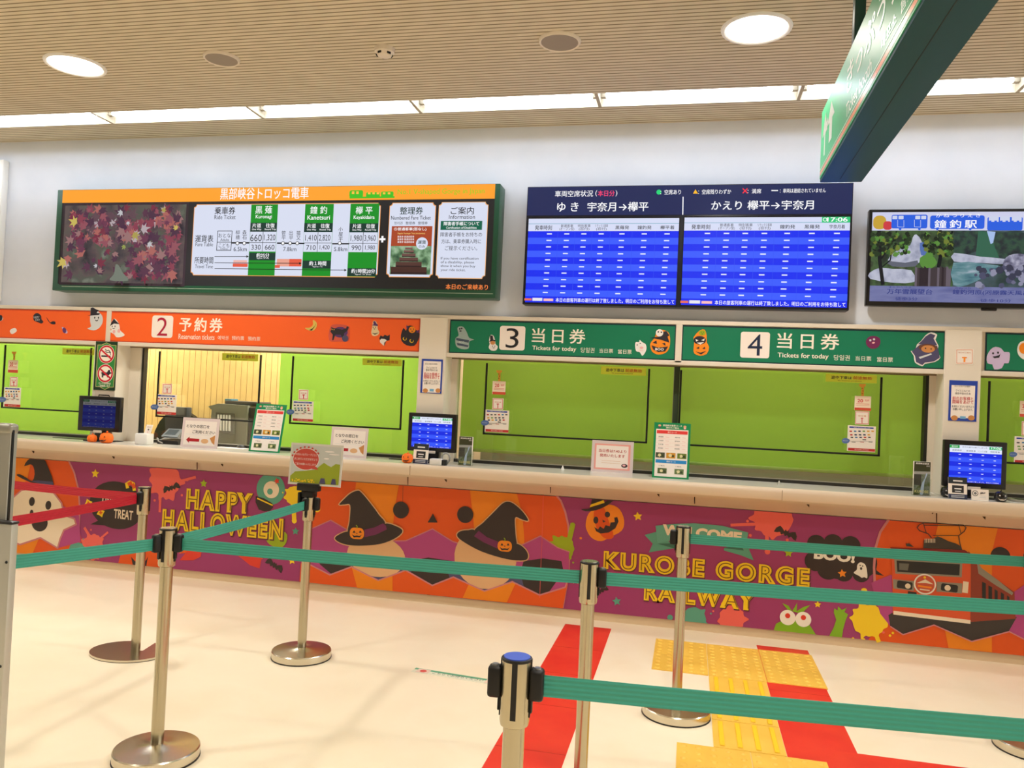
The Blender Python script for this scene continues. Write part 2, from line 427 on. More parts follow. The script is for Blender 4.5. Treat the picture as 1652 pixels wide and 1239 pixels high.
# ticket windows: frame, sill track, glass
def window(n, x0, x1, jl=.03, jr=.03, mull=None):
    f = MB()
    f.box(x0, YG-.03, ZT, x1, YG+.05, ZT+.022, pm((46, 44, 38), .4)); f.box(x0, YG-.03, ZT+.022, x1, YG-.02, ZT+.028, M_ALU)
    f.box(x0, YG-.05, 1.848, x1, YG+.05, 1.864, pm((120, 100, 76), .5))
    if jl: f.box(x0, YG-.04, ZT, x0+jl, YG+.05, 1.85, M_COLUMN)
    if jr: f.box(x1-jr, YG-.04, ZT, x1, YG+.05, 1.85, M_COLUMN)
    fr = struct(f.build('window_%d' % n, smooth=False))
    g = MB(); g.box(x0+jl, YG, ZT+.03, x1-jr, YG+.006, 1.85, M_GLASS); g.build('pane', fr, smooth=False)
    if mull is not None:
        g = MB(); g.box(mull-.012, YG-.02, ZT+.02, mull+.012, YG+.03, 1.85, pm((40, 46, 36), .4)); g.build('mullion', fr, smooth=False)
    return fr
window(1, -7.4, C1[0]); window(2, C1[1], C2[0], .1, .01); 
g = MB(); g.box(C1[1]+.1, YG-.02, ZT+.02, C1[1]+.118, YG+.03, 1.85, pm((40, 40, 38), .4)); g.build('mullion', bpy.data.objects['window_2'], smooth=False)
window(3, C2[1], 0.0-.105, .045, 0, None); window(4, -.105, C3[0], 0, .04); window(5, C3[1], 3.6)
g = MB(); g.box(-.125, YG-.03, ZT+.02, -.085, YG+.04, 1.85, pm((52, 66, 44), .5)); g.build('mullion', bpy.data.objects['window_4'], smooth=False)
g = MB(); g.box(C3[0]-.06, YG-.03, ZT+.02, C3[0]-.04, YG+.04, 1.85, pm((34, 36, 30), .5)); g.build('mullion', bpy.data.objects['window_4'], smooth=False)
def blind(x0, x1, label, zb=1.15):
    t = thing('roller_blind', label, 'blind', ((x0+x1)/2, YG+.07, zb))
    f = MB(); n = 2; f.add([(x0, YG+.067, zb), (x1, YG+.067, zb), (x1, YG+.067, 1.9), (x0, YG+.067, 1.9)], [[0, 1, 2, 3]], M_BLIND); f.build('fabric', t, smooth=False)
    f = MB(); f.box(x0, YG+.05, zb-.012, x1, YG+.075, zb+.012, pm((196, 216, 110), .5), .006); f.build('hem_bar', t)
    return t
blind(-7.3, C1[0]-.02, 'bright lime roller blind at the far left, behind the first ticket window', 1.075)
blind(-3.312, C2[0]-.015, 'bright lime roller blind pulled down beside the wood-slatted opening, left of the pillar', 1.075)
blind(C2[1]+.06, -.13, 'dull green roller blind behind the middle window, left of the dark mullion')
blind(-.085, C3[0]-.045, 'dull green roller blind right of the dark mullion, ending at the right-hand pillar')
blind(C3[1]+.02, 3.5, 'dull green roller blind at the right edge, right of the pillar with the notice')

# ================================================================ COUNTER
NOSE = 5.5
t = thing('service_counter', 'long cream ticket counter with rounded edge running below all the windows', 'counter', (-1.5, 5.7, .875))
M_TOP = pm((214, 208, 196), .22, 0, .5); M_EDGE = pm((216, 194, 166), .4)
f = MB()
prof = [(5.98, ZT), (NOSE+.03, ZT), (NOSE+.014, ZT-.004), (NOSE+.004, ZT-.013), (NOSE, ZT-.03), (NOSE, ZT-.068), (NOSE+.004, ZT-.078), (NOSE+.02, ZT-.08), (5.98, ZT-.08)]
n = len(prof)
for a, b, m in ((-7.8, 4.2, M_TOP),):
    f.add([(a, y, z) for y, z in prof]+[(b, y, z) for y, z in prof], [[0, 1, n+1, n]], M_TOP)
    f.add([(a, y, z) for y, z in prof]+[(b, y, z) for y, z in prof], [[i, i+1, n+i+1, n+i] for i in range(1, n-1)]+[list(range(n))], M_EDGE)
f.build('worktop', t)
f = MB()
pr = [(NOSE+.02, ZT-.079), (NOSE+.03, ZT-.09), (5.60, .945), (5.70, .912), (5.797, .872), (5.797, .872), (5.797, ZT-.079)]
n = len(pr); f.add([(-7.8, y, z) for y, z in pr]+[(4.2, y, z) for y, z in pr], [[i, i+1, n+i+1, n+i] for i in range(n-2)], pm((202, 182, 154), .5))
f.build('apron', t)
for px in (661.5, 1262): 
    f = MB(); x = onY(px, 755+(px-661)*.068, NOSE).x; f.box(x-.0012, NOSE-.0012, ZT-.078, x+.0012, NOSE+.003, ZT-.012, pm((120, 92, 66))); f.build('joint', t, smooth=False)
M_HOOK = pm((70, 48, 30), .4, .5)
for px, py in ((52, 724), (181.6, 732.6), (357, 744), (718, 769), (1061, 794), (1302.6, 812), (1586.6, 832.4)):
    p = onY(px, py, NOSE+.05); f = MB()
    f.prism([(-.02, .014), (.012, .014), (.012, -.02)], Vector((p.x, p.y, .962)), Vector((1, 0, 0)), Vector((0, 0, 1)), Vector((0, 1, 0)), .01, M_HOOK); f.build('bracket', t, smooth=False)
for px, py in ((316, 742), (656, 767), (886, 780), (1118.6, 797), (1509, 828)):
    f = MB(); hp = [onY(px-5, py+1, NOSE+.045), onY(px-3, py-3, NOSE+.042), onY(px+1, py-3.5, NOSE+.042), onY(px+2, py, NOSE+.05), onY(px+2, py+6, 5.57), onY(px+2, py+11, 5.63), onY(px+2, py+15, 5.70)]
    f.tube(hp, .0035, M_HOOK, 6); f.build('hook', t)

# ================================================================ MURAL
YM = 5.80
mu = thing('mural_panel', 'long purple and orange Halloween mural on the counter front with ghosts, pumpkins, hats and lettering', 'mural', (-1.7, YM, .06))
f = MB(); f.box(-7.4, YM, .062, 3.6, YM+.018, .866, pm((158, 58, 108), .5)); f.build('board', mu, smooth=False)
PUR, PUR2 = pm((160, 60, 112), .5), pm((180, 70, 128), .5)
ORA, YOR = pm((226, 86, 16), .5), pm((236, 132, 14), .5)
GLO, DRK = pm((206, 128, 128), .5), pm((56, 44, 40), .5)
CRM, TEA, YEL, LIM, PNK = pm((240, 220, 190), .5), pm((92, 160, 136), .5), pm((246, 204, 30), .5), pm((158, 178, 18), .5), pm((238, 102, 90), .5)
TAN, TAN2, BAND, PMK, NAV = pm((226, 176, 126), .5), pm((206, 140, 80), .5), pm((116, 44, 88), .5), pm((246, 142, 28), .5), pm((80, 76, 110), .5)
RED, CREAMW = pm((220, 60, 40), .5), pm((244, 236, 220), .5)
a = Art(Y=YM, eps=.0012); a.clip = (.0625, .8655)
def lay(k): a.k = k
def outlined(pts, m, sm=0, w=2.2, col=None):
    a.line(smooth_pts(pts, sm) if sm else pts, w*2, col or GLO, closed=True); a.k += 1; a.poly(pts, m, sm); a.k -= 1
def bat(A, p, s, m, rot=0):
    A._loc(p, [(A.L(p, x*s), A.L(p, y*s)) for x, y in ((0, -.3), (.15, -.12), (.35, -.3), (.5, -.1), (.75, -.25), (1.0, -.3), (.95, .1), (.7, .42), (.45, .3), (.2, .1), (.13, .32), (.06, .2), (-.06, .2), (-.13, .32), (-.2, .1), (-.45, .3), (-.7, .42), (-.95, .1), (-1.0, -.3), (-.75, -.25), (-.5, -.1), (-.35, -.3), (-.15, -.12))], m, rot)
# left pumpkin and ghost
lay(1); a.poly([(-60, 729), (111, 743), (120, 762), (127, 790), (129, 820), (128, 850), (132, 873), (120, 902), (-60, 882)], ORA)
lay(2); a.line([(111, 743), (120, 762), (127, 790), (129, 820), (128, 850)], 2.5, GLO)
a.poly([(-60, 729), (52, 738), (44, 775), (20, 790), (-60, 800)], YOR); a.poly([(-60, 880), (-60, 850), (66, 862), (52, 895)], YOR)
lay(3); a.poly([(-30, 800), (22, 806), (60, 800), (106, 818), (128, 832), (131, 874), (94, 884), (66, 866), (33, 878), (-20, 868)], PUR2)
lay(4); outlined([(12, 840), (20, 806), (36, 792), (62, 787), (86, 795), (99, 812), (103, 832), (120, 838), (122, 845), (103, 854), (97, 868), (93, 882), (66, 866), (33, 877), (8, 866)], CRM, 0)
lay(6); a.ell((52.5, 809), 4.6, 6.2, DRK, -.1); a.ell((79, 815), 4.6, 6.2, DRK, -.1); a.ell((65, 843), 13, 12, DRK); a.ell((52, 828), 3, 5, DRK)
a.poly([(28, 767), (33, 765), (44, 771), (53, 776), (57, 765), (55, 753), (50, 749), (40, 752), (46, 742), (58, 737), (71, 740), (78, 752), (88, 783), (70, 782), (50, 778)], DRK, 2)
a.poly([(52, 776), (62, 775), (86, 777), (88, 783), (70, 782)], NAV)
lay(2); a.star((154, 764), 6.5, YEL)
a.ell((188, 815), 44, 33, DRK, -.12); a.poly([(156, 830), (162, 838), (146, 846), (175, 848)], DRK)
lay(3); a.text('TRICK', (180, 804), CRM, h=11, w=34, bold=.02, rot=-.05); a.text('TREAT', (199.5, 830), CRM, h=13, w=31, bold=.02, rot=-.02)
for x, y in ((143, 812), (163, 827)): a.star((x, y), 7, YEL, .4, 4, .6); a.star((x, y), 3.5, ORA, .2, 4)
a.line([(206, 786), (205, 781), (210, 778), (216, 781), (217, 790)], 5, YEL); a.line([(208, 781), (212, 779)], 5, ORA); a.line([(215, 782), (217, 786)], 5, ORA)
lay(2); a.splat((150, 883), 20, PNK, 3, 9); a.line([(163, 868), (174, 859)], 3, PNK); a.line([(143, 862), (137, 852)], 4, PNK); a.splat((124, 889), 15, TEA, 5, 7)
a.poly([(196, 915), (196, 893), (205, 878), (222, 872), (242, 876), (254, 890), (257, 917)], ORA, 3)
lay(3); a.poly([(212, 898), (218, 905), (226, 908), (236, 904), (239, 898), (236, 915), (215, 913)], DRK)
lay(2); a.splat((268, 775), 27, PNK, 8, 10, .3); a.line([(285, 778), (315, 770)], 4, PNK); a.line([(259, 800), (258, 825)], 4, PNK)
lay(3); bat(a, (277, 787), 14, DRK, .35)
a.star((329, 780), 6, LIM)
def marquee(body, p, h, w, k):
    """fat letters with a thin inner line, over a soft darker edge"""
    lay(k); a.text(body, (p[0]+1, p[1]+1.2), pm((104, 50, 60), .5), h=h+2, w=w+2, bold=.075, spacing=1.25, res=5)
    lay(k+1); a.text(body, p, YEL, h=h, w=w, bold=.068, spacing=1.25, res=5)
    lay(k+2); a.text(body, p, pm((120, 84, 30), .5), h=h*.82, w=w*(1-.18*h/w), bold=-.026, spacing=1.25, res=5)
a.k = 2
marquee('HAPPY', (354, 808.5), 30, 107, 4); marquee('HALLOWEEN', (358, 845.5), 31, 195, 4)
lay(2); a.poly([(288, 880), (340, 876), (385, 880), (426, 890), (424, 902), (380, 893), (335, 889), (290, 893)], ORA)
a.poly([(290, 904), (306, 884), (326, 887), (324, 898), (312, 904)], RED); a.poly([(384, 896), (424, 890), (419, 917), (404, 912)], RED)
lay(3); a.text('2020', (362, 883), CRM, h=14, w=50, bold=.03)
lay(2); a.circ((437, 789), 23, TEA)
lay(3); a.circ((438, 790), 12.5, CRM); a.star((447, 776), 5, RED, .3); a.poly([(413, 800), (440, 812), (436, 824), (418, 822)], DRK, 2)
lay(4); a.circ((436, 793), 4.5, TEA); a.line([(416, 804), (440, 815)], 2, YEL)
lay(2); a.splat((476, 800), 17, YEL, 4, 9); a.line([(474, 815), (475, 840)], 7, YEL); a.circ((475, 840), 4, YEL); a.circ((512, 821), 5, YEL)
a.poly([(425, 860), (460, 858), (462, 875), (452, 884), (438, 880), (430, 872)], LIM, 3)
a.star((477, 857), 6, TEA); a.star((471, 904), 6.5, YEL, .2); bat(a, (443, 912), 15, DRK, -.45)
# middle pumpkin
BOT = [(486, 908), (500, 910), (533, 927), (568, 914), (611, 936), (655, 919.5), (698, 944), (732, 930.5), (782, 953), (827, 938), (871, 959.5), (912, 947), (918, 930)]
lay(1); a.poly([(500, 771), (896, 797), (905, 808), (912, 826), (917, 848), (919, 885), (917, 930), (908, 981), (484, 938), (487, 900), (494, 850)], ORA)
lay(2); a.line([(896, 797), (905, 808), (912, 826), (917, 848), (919, 885), (917, 930), (908, 980)], 3, GLO)
a.poly([(575, 777), (644, 782), (637, 820), (634, 850), (634, 950), (575, 945), (568, 880), (568, 830)], YOR); a.poly([(758, 789), (833, 793), (843, 830), (846, 870), (842, 960), (757, 950), (767, 880), (764, 840)], YOR)
MOUTH = [(500, 855), (534, 840), (565, 858), (600, 874), (655, 873), (698, 854), (730, 874), (780, 890), (844, 879), (872, 865.5), (899, 884), (918, 891)] + BOT[::-1]
lay(3); a.line([(500, 855), (534, 840), (565, 858), (600, 874), (655, 873), (698, 854), (730, 874), (780, 890), (844, 879), (872, 865.5), (899, 884), (918, 891)], 3, GLO)
lay(4); a.poly(MOUTH, PUR2)
lay(5); a.poly([(504, 893), (540, 900), (570, 900), (580, 935), (540, 930)], DRK, 2); a.poly([(560, 905), (620, 915), (700, 905), (690, 945), (612, 940)], NAV, 2)
a.poly([(660, 905), (730, 905), (760, 945), (690, 960)], DRK, 2); a.poly([(720, 915), (860, 920), (830, 960), (760, 955)], NAV, 2); a.poly([(845, 905), (906, 905), (900, 935), (871, 966), (845, 945)], DRK, 2)
lay(6); a.ell((607, 897), 47, 31, TAN, -.05); a.ell((783, 900), 50, 48, TAN, -.05)
lay(7); a.poly(BOT + [(908, 981), (484, 938)], ORA); 
lay(8); a.poly([(568, 914), (611, 936), (634, 928), (634, 953), (577, 948)], YOR); a.poly([(757, 941.5), (782, 953), (827, 938), (832, 941), (818, 971.5), (747, 964)], YOR)
a.line(BOT[1:], 2, GLO)
a.circ((647.5, 822.5), 12.8, DRK); a.circ((751, 830), 13, DRK); a.poly([(699, 828), (690.5, 842.5), (706.5, 842.8)], DRK)
def hat(cone, brim, band, badge):
    lay(8); a.line(smooth_pts(cone, 4), 3.2, TAN, True); a.line(smooth_pts(brim, 4), 3.2, TAN, True)
    lay(9); a.poly(cone, DRK, 4); lay(10); a.poly(brim, DRK, 4); lay(11); a.poly(band, BAND)
    x, y = badge; lay(12); a.box(badge, 23, 17, PMK, 0, 7); a.line([(x, y-8), (x+.5, y-11), (x-1, y-13)], 1.2, LIM)
    lay(13); a.poly([(x-7, y-1), (x-4.5, y-5), (x-2, y-1)], DRK); a.poly([(x+3, y-1), (x+5.5, y-5), (x+8, y-1)], DRK)
    a.poly([(x-8, y+1.5), (x-4, y+4), (x, y+3.4), (x+4, y+4.3), (x+8, y+2), (x+5, y+6.5), (x, y+6), (x-5, y+6.5)], DRK); a.circ((x, y), .9, DRK)
hat([(548.5, 813.5), (556, 805), (566, 796), (577, 791.5), (584, 794.5), (601, 815), (612, 830), (622, 846), (600, 866), (564, 862), (565, 840), (566, 815), (557, 813.5)],
    [(541.5, 869), (548, 862), (564, 857), (590, 862), (615, 855), (622, 844.5), (636, 847), (650, 855.5), (640, 867), (615, 877), (580, 880), (555, 877)],
    [(589, 854), (605, 850.5), (619, 843.8), (624, 848), (625, 853.8), (608, 862), (589, 866.4)], (577, 860))
hat([(852.4, 839.4), (846, 828), (834, 816), (823, 809.5), (812, 811.5), (797, 826), (780, 843), (766, 858), (790, 880), (831, 886), (832, 860), (831.5, 835), (843, 838)],
    [(738, 862.7), (744, 856.5), (756, 855), (768, 855.5), (790, 876), (820, 882), (835, 877), (848, 886), (852.4, 897), (846, 903.5), (818, 901.5), (777, 889), (746, 872)],
    [(773, 855.5), (765.5, 864.5), (780, 874), (803, 884.5), (804.5, 873.5), (786, 866)], (815, 880.5))
lay(9); a.line([(877, 796), (875.5, 850), (871, 964)], .7, PNK); a.line([(651, 783), (650, 835)], .5, DRK)
# right-hand purple part
lay(2); a.splat((908, 884), 21, LIM, 12, 11, .35); a.line([(919, 868), (924, 847)], 8, LIM); a.circ((924, 847), 4, LIM); a.line([(912, 900), (911, 925)], 6, LIM); a.circ((887, 892), 2, YOR); a.circ((937, 868), 2, YOR)
a.poly([(945, 845), (950, 828), (966, 818), (985, 814), (1000, 822), (1007, 840), (1003, 856), (985, 866), (970, 873), (955, 868), (947, 856)], PMK, 3)
lay(3); a.poly([(958, 826), (972, 816), (982, 840), (990, 866), (975, 868), (962, 850)], ORA, 3)
lay(4); a.ell((961.5, 839), 4, 5.6, DRK); a.ell((980, 830), 4.3, 4.6, DRK); a.poly([(972, 838), (977, 841), (973, 843)], DRK)
a.poly([(959, 850), (965, 854), (968, 849), (974, 853), (977, 847), (984, 849), (985, 843), (992, 842), (991, 835), (996, 834), (998, 841), (993, 852), (982, 859), (969, 860.5), (962, 857)], DRK)
lay(5); a.poly([(937.5, 821), (948, 821), (970, 814), (984, 804), (994, 803), (980, 815), (962, 823), (945, 824.5)], DRK, 2); a.poly([(956, 802), (971.5, 801.5), (975, 812), (952, 820)], DRK)
lay(6); a.poly([(951.5, 818.5), (953, 814), (974, 806.5), (975.5, 811)], YEL)
lay(2); a.star((1029, 833), 7.5, YEL, .15)
lay(2); a.poly([(1040, 863), (1062, 857), (1090, 884), (1047, 891), (1053, 877)], TEA); a.poly([(1168, 884), (1206, 873), (1209, 888), (1216, 904), (1196, 896), (1168, 888)], TEA)
lay(3); a.poly([(1061, 877), (1092, 886), (1095, 876)], pm((60, 112, 96), .5)); a.poly([(1168, 884), (1200, 888), (1195, 878)], pm((60, 112, 96), .5))
lay(4); a.poly([(1057.5, 848), (1090, 845), (1120, 844), (1165, 848), (1207, 859), (1203, 883), (1160, 873), (1120, 868), (1090, 870), (1061, 876)], pm((100, 168, 146), .5))
lay(5); a.text('WELCOME', (1132, 860.5), CRM, h=18, w=128, bold=.055, rot=-.03)
marquee('KUROBE GORGE', (1135.5, 917), 31, 332, 4); marquee('RAILWAY', (1128, 962), 30, 180, 4)
lay(2); a.star((929, 936), 7, YEL); bat(a, (967, 954), 15, DRK, .55); a.star((995, 970), 7.5, TEA, .2)
a.splat((1120, 998), 22, TEA, 6, 9); a.circ((1081, 996), 4.5, TEA)
a.poly([(1105, 1004), (1090, 1000), (1085, 1003)], TEA); a.splat((1181, 996), 23, PNK, 14, 11); a.splat((1248, 836), 36, PNK, 2, 11, .3); a.line([(1230, 845), (1180, 847)], 5, PNK); a.line([(1237, 860), (1238, 890)], 6, PNK); a.circ((1238, 890), 4.5, PNK)
lay(3); bat(a, (1268, 860), 19, DRK, -.35); a.star((1272, 892), 7.5, LIM)
lay(2)
for x, y, r in ((1317, 877, 15), (1344, 876, 15), (1372, 880, 16), (1315, 905, 17), (1353, 908, 28), (1389, 908, 26), (1361, 924, 15), (1389, 926, 14), (1336, 918, 18)): a.circ((x, y), r, DRK)
a.poly([(1405, 925), (1412, 905), (1414, 920), (1426, 929)], DRK)
lay(3); a.text('BOO!', (1346, 896), CREAMW, h=19, w=66, bold=.05, rot=-.03); a.star((1358.7, 925), 7.5, PMK, .15)
a.poly([(1388, 907), (1395, 910), (1398, 918), (1399, 932), (1394, 931), (1390, 932), (1386, 929), (1377, 924), (1382, 919), (1383, 911)], CREAMW, 3)
lay(4); a.circ((1387.5, 912), 1.1, DRK); a.circ((1391.5, 913), 1.1, DRK); a.ell((1389, 917), 1.7, 2.6, DRK)
LG = pm((132, 178, 30), .5)
lay(2); a.poly([(1248, 1017), (1252, 1006), (1264, 1000), (1290, 1000), (1306, 1008), (1317, 1025)], LG); a.poly([(1271, 984), (1262, 973), (1272, 977), (1278, 986), (1286, 972), (1285, 986), (1296, 979), (1307, 976), (1293, 990)], LG)
a.poly([(1337, 1027), (1345, 1012), (1349, 1000), (1345, 988), (1346, 981), (1351, 985), (1352, 978), (1358, 984), (1366, 980), (1362, 987), (1368, 991), (1364, 1001), (1360, 1015), (1358, 1030)], LG)
lay(3); a.circ((1270.6, 996), 12.8, CREAMW); a.circ((1295.8, 999), 12.8, CREAMW); lay(4); a.circ((1270.6, 993), 4.2, RED); a.circ((1296, 996), 4.2, RED)
lay(2); a.splat((1401, 1001), 31, YEL, 21, 12, .28); a.line([(1412, 1020), (1417, 1034)], 7, YEL); a.circ((1394, 953), 5, YEL); a.circ((1393, 1032), 3, YEL); a.circ((1425, 1020), 2.2, PNK); a.star((1319, 975), 6, YEL)
# right pumpkin with the electric locomotive
lay(1); a.poly([(1434, 837.5), (1420, 858), (1412, 885), (1410, 915), (1411, 940), (1418, 980), (1424, 1000), (1400, 1033), (1800, 1077), (1800, 862)], ORA)
lay(2); a.line([(1434, 837.5), (1420, 858), (1412, 885), (1410, 915), (1411, 940)], 4, GLO)
a.poly([(1514, 843), (1610, 850), (1600, 890), (1600, 1052), (1530, 1045), (1500, 900)], YOR)
TB = [(1436, 1010), (1456, 1023), (1506, 1007.5), (1566.6, 1034), (1627, 1018), (1660, 1035), (1720, 1010)]
lay(3); a.poly([(1405, 940), (1437, 927), (1470, 950), (1590, 970), (1635, 955), (1660, 938), (1800, 945), (1800, 1010), (1720, 1010)]+TB[::-1]+[(1420, 990)], PUR2)
a.circ((1613.5, 897), 16, DRK)
TR, TRD, SIL, WIN = pm((224, 88, 44), .5), pm((150, 62, 40), .5), pm((150, 140, 120), .5), pm((46, 44, 42), .4)
lay(4); a.poly([(1433, 992), (1445, 985), (1567, 1003), (1640, 995), (1627, 1018), (1566.6, 1034), (1506, 1007.5), (1456, 1023), (1436, 1010)], pm((62, 54, 48), .5))
a.poly([(1562, 889), (1574, 902), (1583, 916), (1610, 936), (1636, 955), (1638, 998), (1564, 1003)], TRD)
lay(5); a.poly([(1438, 885), (1556, 888), (1566.6, 899), (1565, 1003), (1440, 990)], TR); 
for x0, y0, x1, y1 in ((1584, 938, 1590, 966), (1594, 944, 1600, 968), (1604, 950, 1609, 972), (1614, 955, 1619, 975), (1624, 960, 1628, 978)): a.poly([(x0, y0), (x1, y0+3), (x1, y1), (x0, y1-2)], WIN)
a.poly([(1575, 905), (1583, 916), (1610, 936), (1634, 956), (1632, 960), (1606, 944), (1578, 925)], SIL)
lay(6); a.poly([(1436, 883), (1556, 887), (1564, 893), (1437, 887)], pm((130, 30, 24), .5))
a.poly([(1442, 901), (1552, 907), (1551, 931), (1444, 925)], SIL); a.poly([(1440, 934), (1474, 937), (1474, 953), (1441, 949)], SIL); a.poly([(1511, 938), (1552, 941), (1551, 957), (1510, 954)], SIL); a.poly([(1566, 899), (1572, 906), (1572, 1000), (1565, 1003)], TRD); a.box((1557, 947), 9, 20, CRM, -.05); a.poly([(1441, 985), (1565, 1000), (1565, 1006), (1441, 991)], CRM)
lay(7); a.poly([(1446, 904), (1548, 910), (1547, 928), (1447, 922)], WIN); a.box((1459, 943.5), 25, 13, WIN, -.06, 3); a.box((1531, 948), 27, 13, WIN, -.06, 3); a.box((1471, 958), 14, 8, WIN, -.06); a.box((1530, 967), 30, 9, pm((232, 120, 70)), -.08)
lay(8); a.circ((1491.5, 942), 18, CREAMW); a.circ((1464, 945), 4.5, CRM); a.circ((1528, 948), 5, CRM); a.poly([(1450, 908), (1466, 909), (1464, 920), (1450, 919)], pm((110, 108, 96)))
lay(9); a.circ((1491.5, 942), 15.5, pm((206, 90, 60))); lay(10); a.poly([(1478, 940), (1492, 934), (1505, 942), (1492, 940)], CRM); a.box((1491, 946), 22, 3, PMK, -.05); a.box((1491, 951), 16, 2, CRM, -.05); a.circ((1491, 931), 2.2, YEL)
lay(6); EQ = pm((66, 58, 48), .5)
a.poly([(1461, 877), (1466, 876), (1474, 882), (1462, 881)], EQ); a.poly([(1489, 884), (1490, 871), (1505, 869), (1512, 865), (1520, 868), (1530, 873), (1540, 876), (1548, 880), (1551, 887)], EQ)
for i in range(7): a.line([(1492+i*2.6, 869), (1492+i*2.6, 875)], 1.1, CRM)
a.line([(1502, 867), (1497, 861), (1483, 856), (1479, 851), (1483, 846), (1490, 843.5), (1530, 844), (1553, 846.5), (1558, 851), (1555, 857), (1546, 864), (1548, 876), (1551, 887)], 1.5, EQ)
a.line([(1490, 847), (1555, 848)], 1.2, EQ); a.line([(1489, 844), (1494, 860)], 1.2, EQ); a.line([(1546, 846), (1550, 861)], 1.2, EQ); a.line([(1505, 864), (1546, 864)], 1.2, EQ)
lay(11); a.line(TB, 2, GLO)
art = a.build('printed_artwork', mu)

# ================================================================ UPPER BOARDS
# fare board
YB = 5.67
fb = thing('fare_board', 'wide green framed illuminated fare board with orange title strip and autumn leaf screen', 'sign', (-3.3, YB, 2.28))
M_GRN = pm((34, 84, 62), .35); M_DK = pm((38, 40, 46), .4)
fx0, fz0, fx1, fz1 = -5.215, 2.288, -1.42, 3.128
f = MB(); f.box(fx0, YB, fz0, fx1, YW, fz1, M_GRN, .006); f.build('cabinet', fb)
a = Art(Y=YB, eps=.0006); a.k = 2
ix0, ix1 = onY(97, 390, YB).x, onY(795, 390, YB).x
a.r4(ix0, fz0+.055, ix1, fz1-.105, M_DK); a.k = 3; a.line([(100, 462), (795, 474)], .8, pm((150, 170, 150), .3)); a.build('display_face', fb)
a = Art(Y=YB, eps=.0006); a.k = 3
WHT = gl((252, 252, 255), 1.0)
a.r4(ix0, fz1-.112, ix1, fz1-.004, gl((255, 162, 48), 1.02)); a.k = 5
a.text('黒部峡谷トロッコ電車', (426, 312), WHT, h=17, w=142, bold=.01)
GT = gl((150, 214, 40), .9); GG = gl((70, 200, 40), .9)
a.box((575, 313), 22, 11, GG, 0, 3); a.box((602, 314.5), 22, 8, GG, 0, 2); a.box((625, 314), 20, 9, GG, 0, 2); a.line([(565, 319), (636, 318)], 2.5, GG); 
a.k = 6
for x in (570, 577): a.box((x, 311), 4, 4, gl((255, 190, 70)))
for x in (596, 603, 610, 620, 628): a.box((x, 312), 4, 3, gl((255, 190, 70)))
a.text('No.1 V-shaped Gorge in Japan', (711, 310), GT, h=10.5, w=140)
a.build('title_strip', fb)
# leaf screen
a = Art(Y=YB, eps=.00025); a.k = 12
lx0, lz0, lx1, lz1 = rect(102.5, 331, 298, 457, YB)
a.r4(lx0-.02, lz0-.02, lx1+.02, lz1+.02, pm((60, 50, 62), .3)); a.k = 16
a.r4(lx0, lz0, lx1, lz1, noise_mat('leaf_litter', [(38, 36, 44), (70, 64, 68), (92, 78, 78), (80, 86, 76), (120, 124, 112)], 6, .3, emis=.95, detail=8)); a.k = 18; a.auto = True; a.Y, a.O = None, Vector((0, YB, 0))
R = random.Random(11)
def maple(u, v, r, m, rot):
    sp = [(90, 1), (62, .42), (40, .85), (22, .4), (-5, .62), (-40, .3), (-90, .35), (-140, .3), (185, .62), (158, .4), (140, .85), (118, .42)]
    a.raw([(u+r*q*math.cos(math.radians(d)+rot), v+r*q*math.sin(math.radians(d)+rot)) for d, q in sp], m)
reds = [gl(c, .9) for c in ((142, 66, 84), (110, 58, 82), (150, 84, 96), (92, 54, 76), (176, 104, 98), (124, 50, 70), (80, 50, 72), (156, 116, 116), (100, 74, 84))]
yl = [gl(c, .9) for c in ((176, 160, 84), (206, 186, 96), (150, 160, 84))]
for i in range(330):
    u, v = R.uniform(.04, .96), R.uniform(.06, .94)
    if v < .5 and u < .5+.25*v and R.random() < .8: continue
    maple(lx0+u*(lx1-lx0), lz0+v*(lz1-lz0), R.uniform(.035, .085), R.choice(reds) if R.random() < .93 else gl((196, 180, 186), .8), R.uniform(0, 6))
for u, v, r in ((.14, .76, .07), (.64, .6, .06), (.06, .25, .075), (.56, .45, .035), (.97, .68, .04), (.86, .9, .04)): maple(lx0+u*(lx1-lx0), lz0+v*(lz1-lz0), r, R.choice(yl), R.uniform(0, 6))
for u, v, r in ((.52, .88, .045), (.76, .48, .045), (.34, .2, .03), (.58, .75, .03)): maple(lx0+u*(lx1-lx0), lz0+v*(lz1-lz0), r, gl((196, 196, 200), .9), R.uniform(0, 6))
a.raw([(lx0+u*(lx1-lx0), lz0+v*(lz1-lz0)) for u, v in smooth_pts([(.46, .02), (.49, .1), (.5, .22), (.53, .2), (.56, .12), (.61, .02)], 3)], gl((120, 128, 116), .9))
a.build('leaf_screen', fb)
# fare table
def notched(A, x0, z0, x1, z1, m, r=.022, border=None):
    def pts(x0, z0, x1, z1, r):
        o = []
        for cx, cz, a0 in ((x1, z1, 270), (x0, z1, 360), (x0, z0, 90), (x1, z0, 180)):
            for i in range(5): t = math.radians(a0-i*22.5); o.append((cx+r*math.cos(t), cz+r*math.sin(t)))
        return o
    y, A.Y = A.Y, None
    if border: A.raw(pts(x0-.005, z0-.005, x1+.005, z1+.005, r), border); A.k += 1
    A.raw(pts(x0, z0, x1, z1, r), m); A.k += 1; A.Y = y
SCR, DGR, GRB, BLK = gl((224, 230, 250), .92), gl((26, 62, 54), .8), gl((22, 150, 40), .9), gl((28, 30, 34), .6)
a = Art(Y=YB, eps=.0006); a.k = 3
tx0, tz0, tx1, tz1 = rect(311.5, 329.5, 611, 445, YB)
notched(a, tx0, tz0, tx1, tz1, SCR, border=gl((250, 170, 90), .9)); k0 = a.k
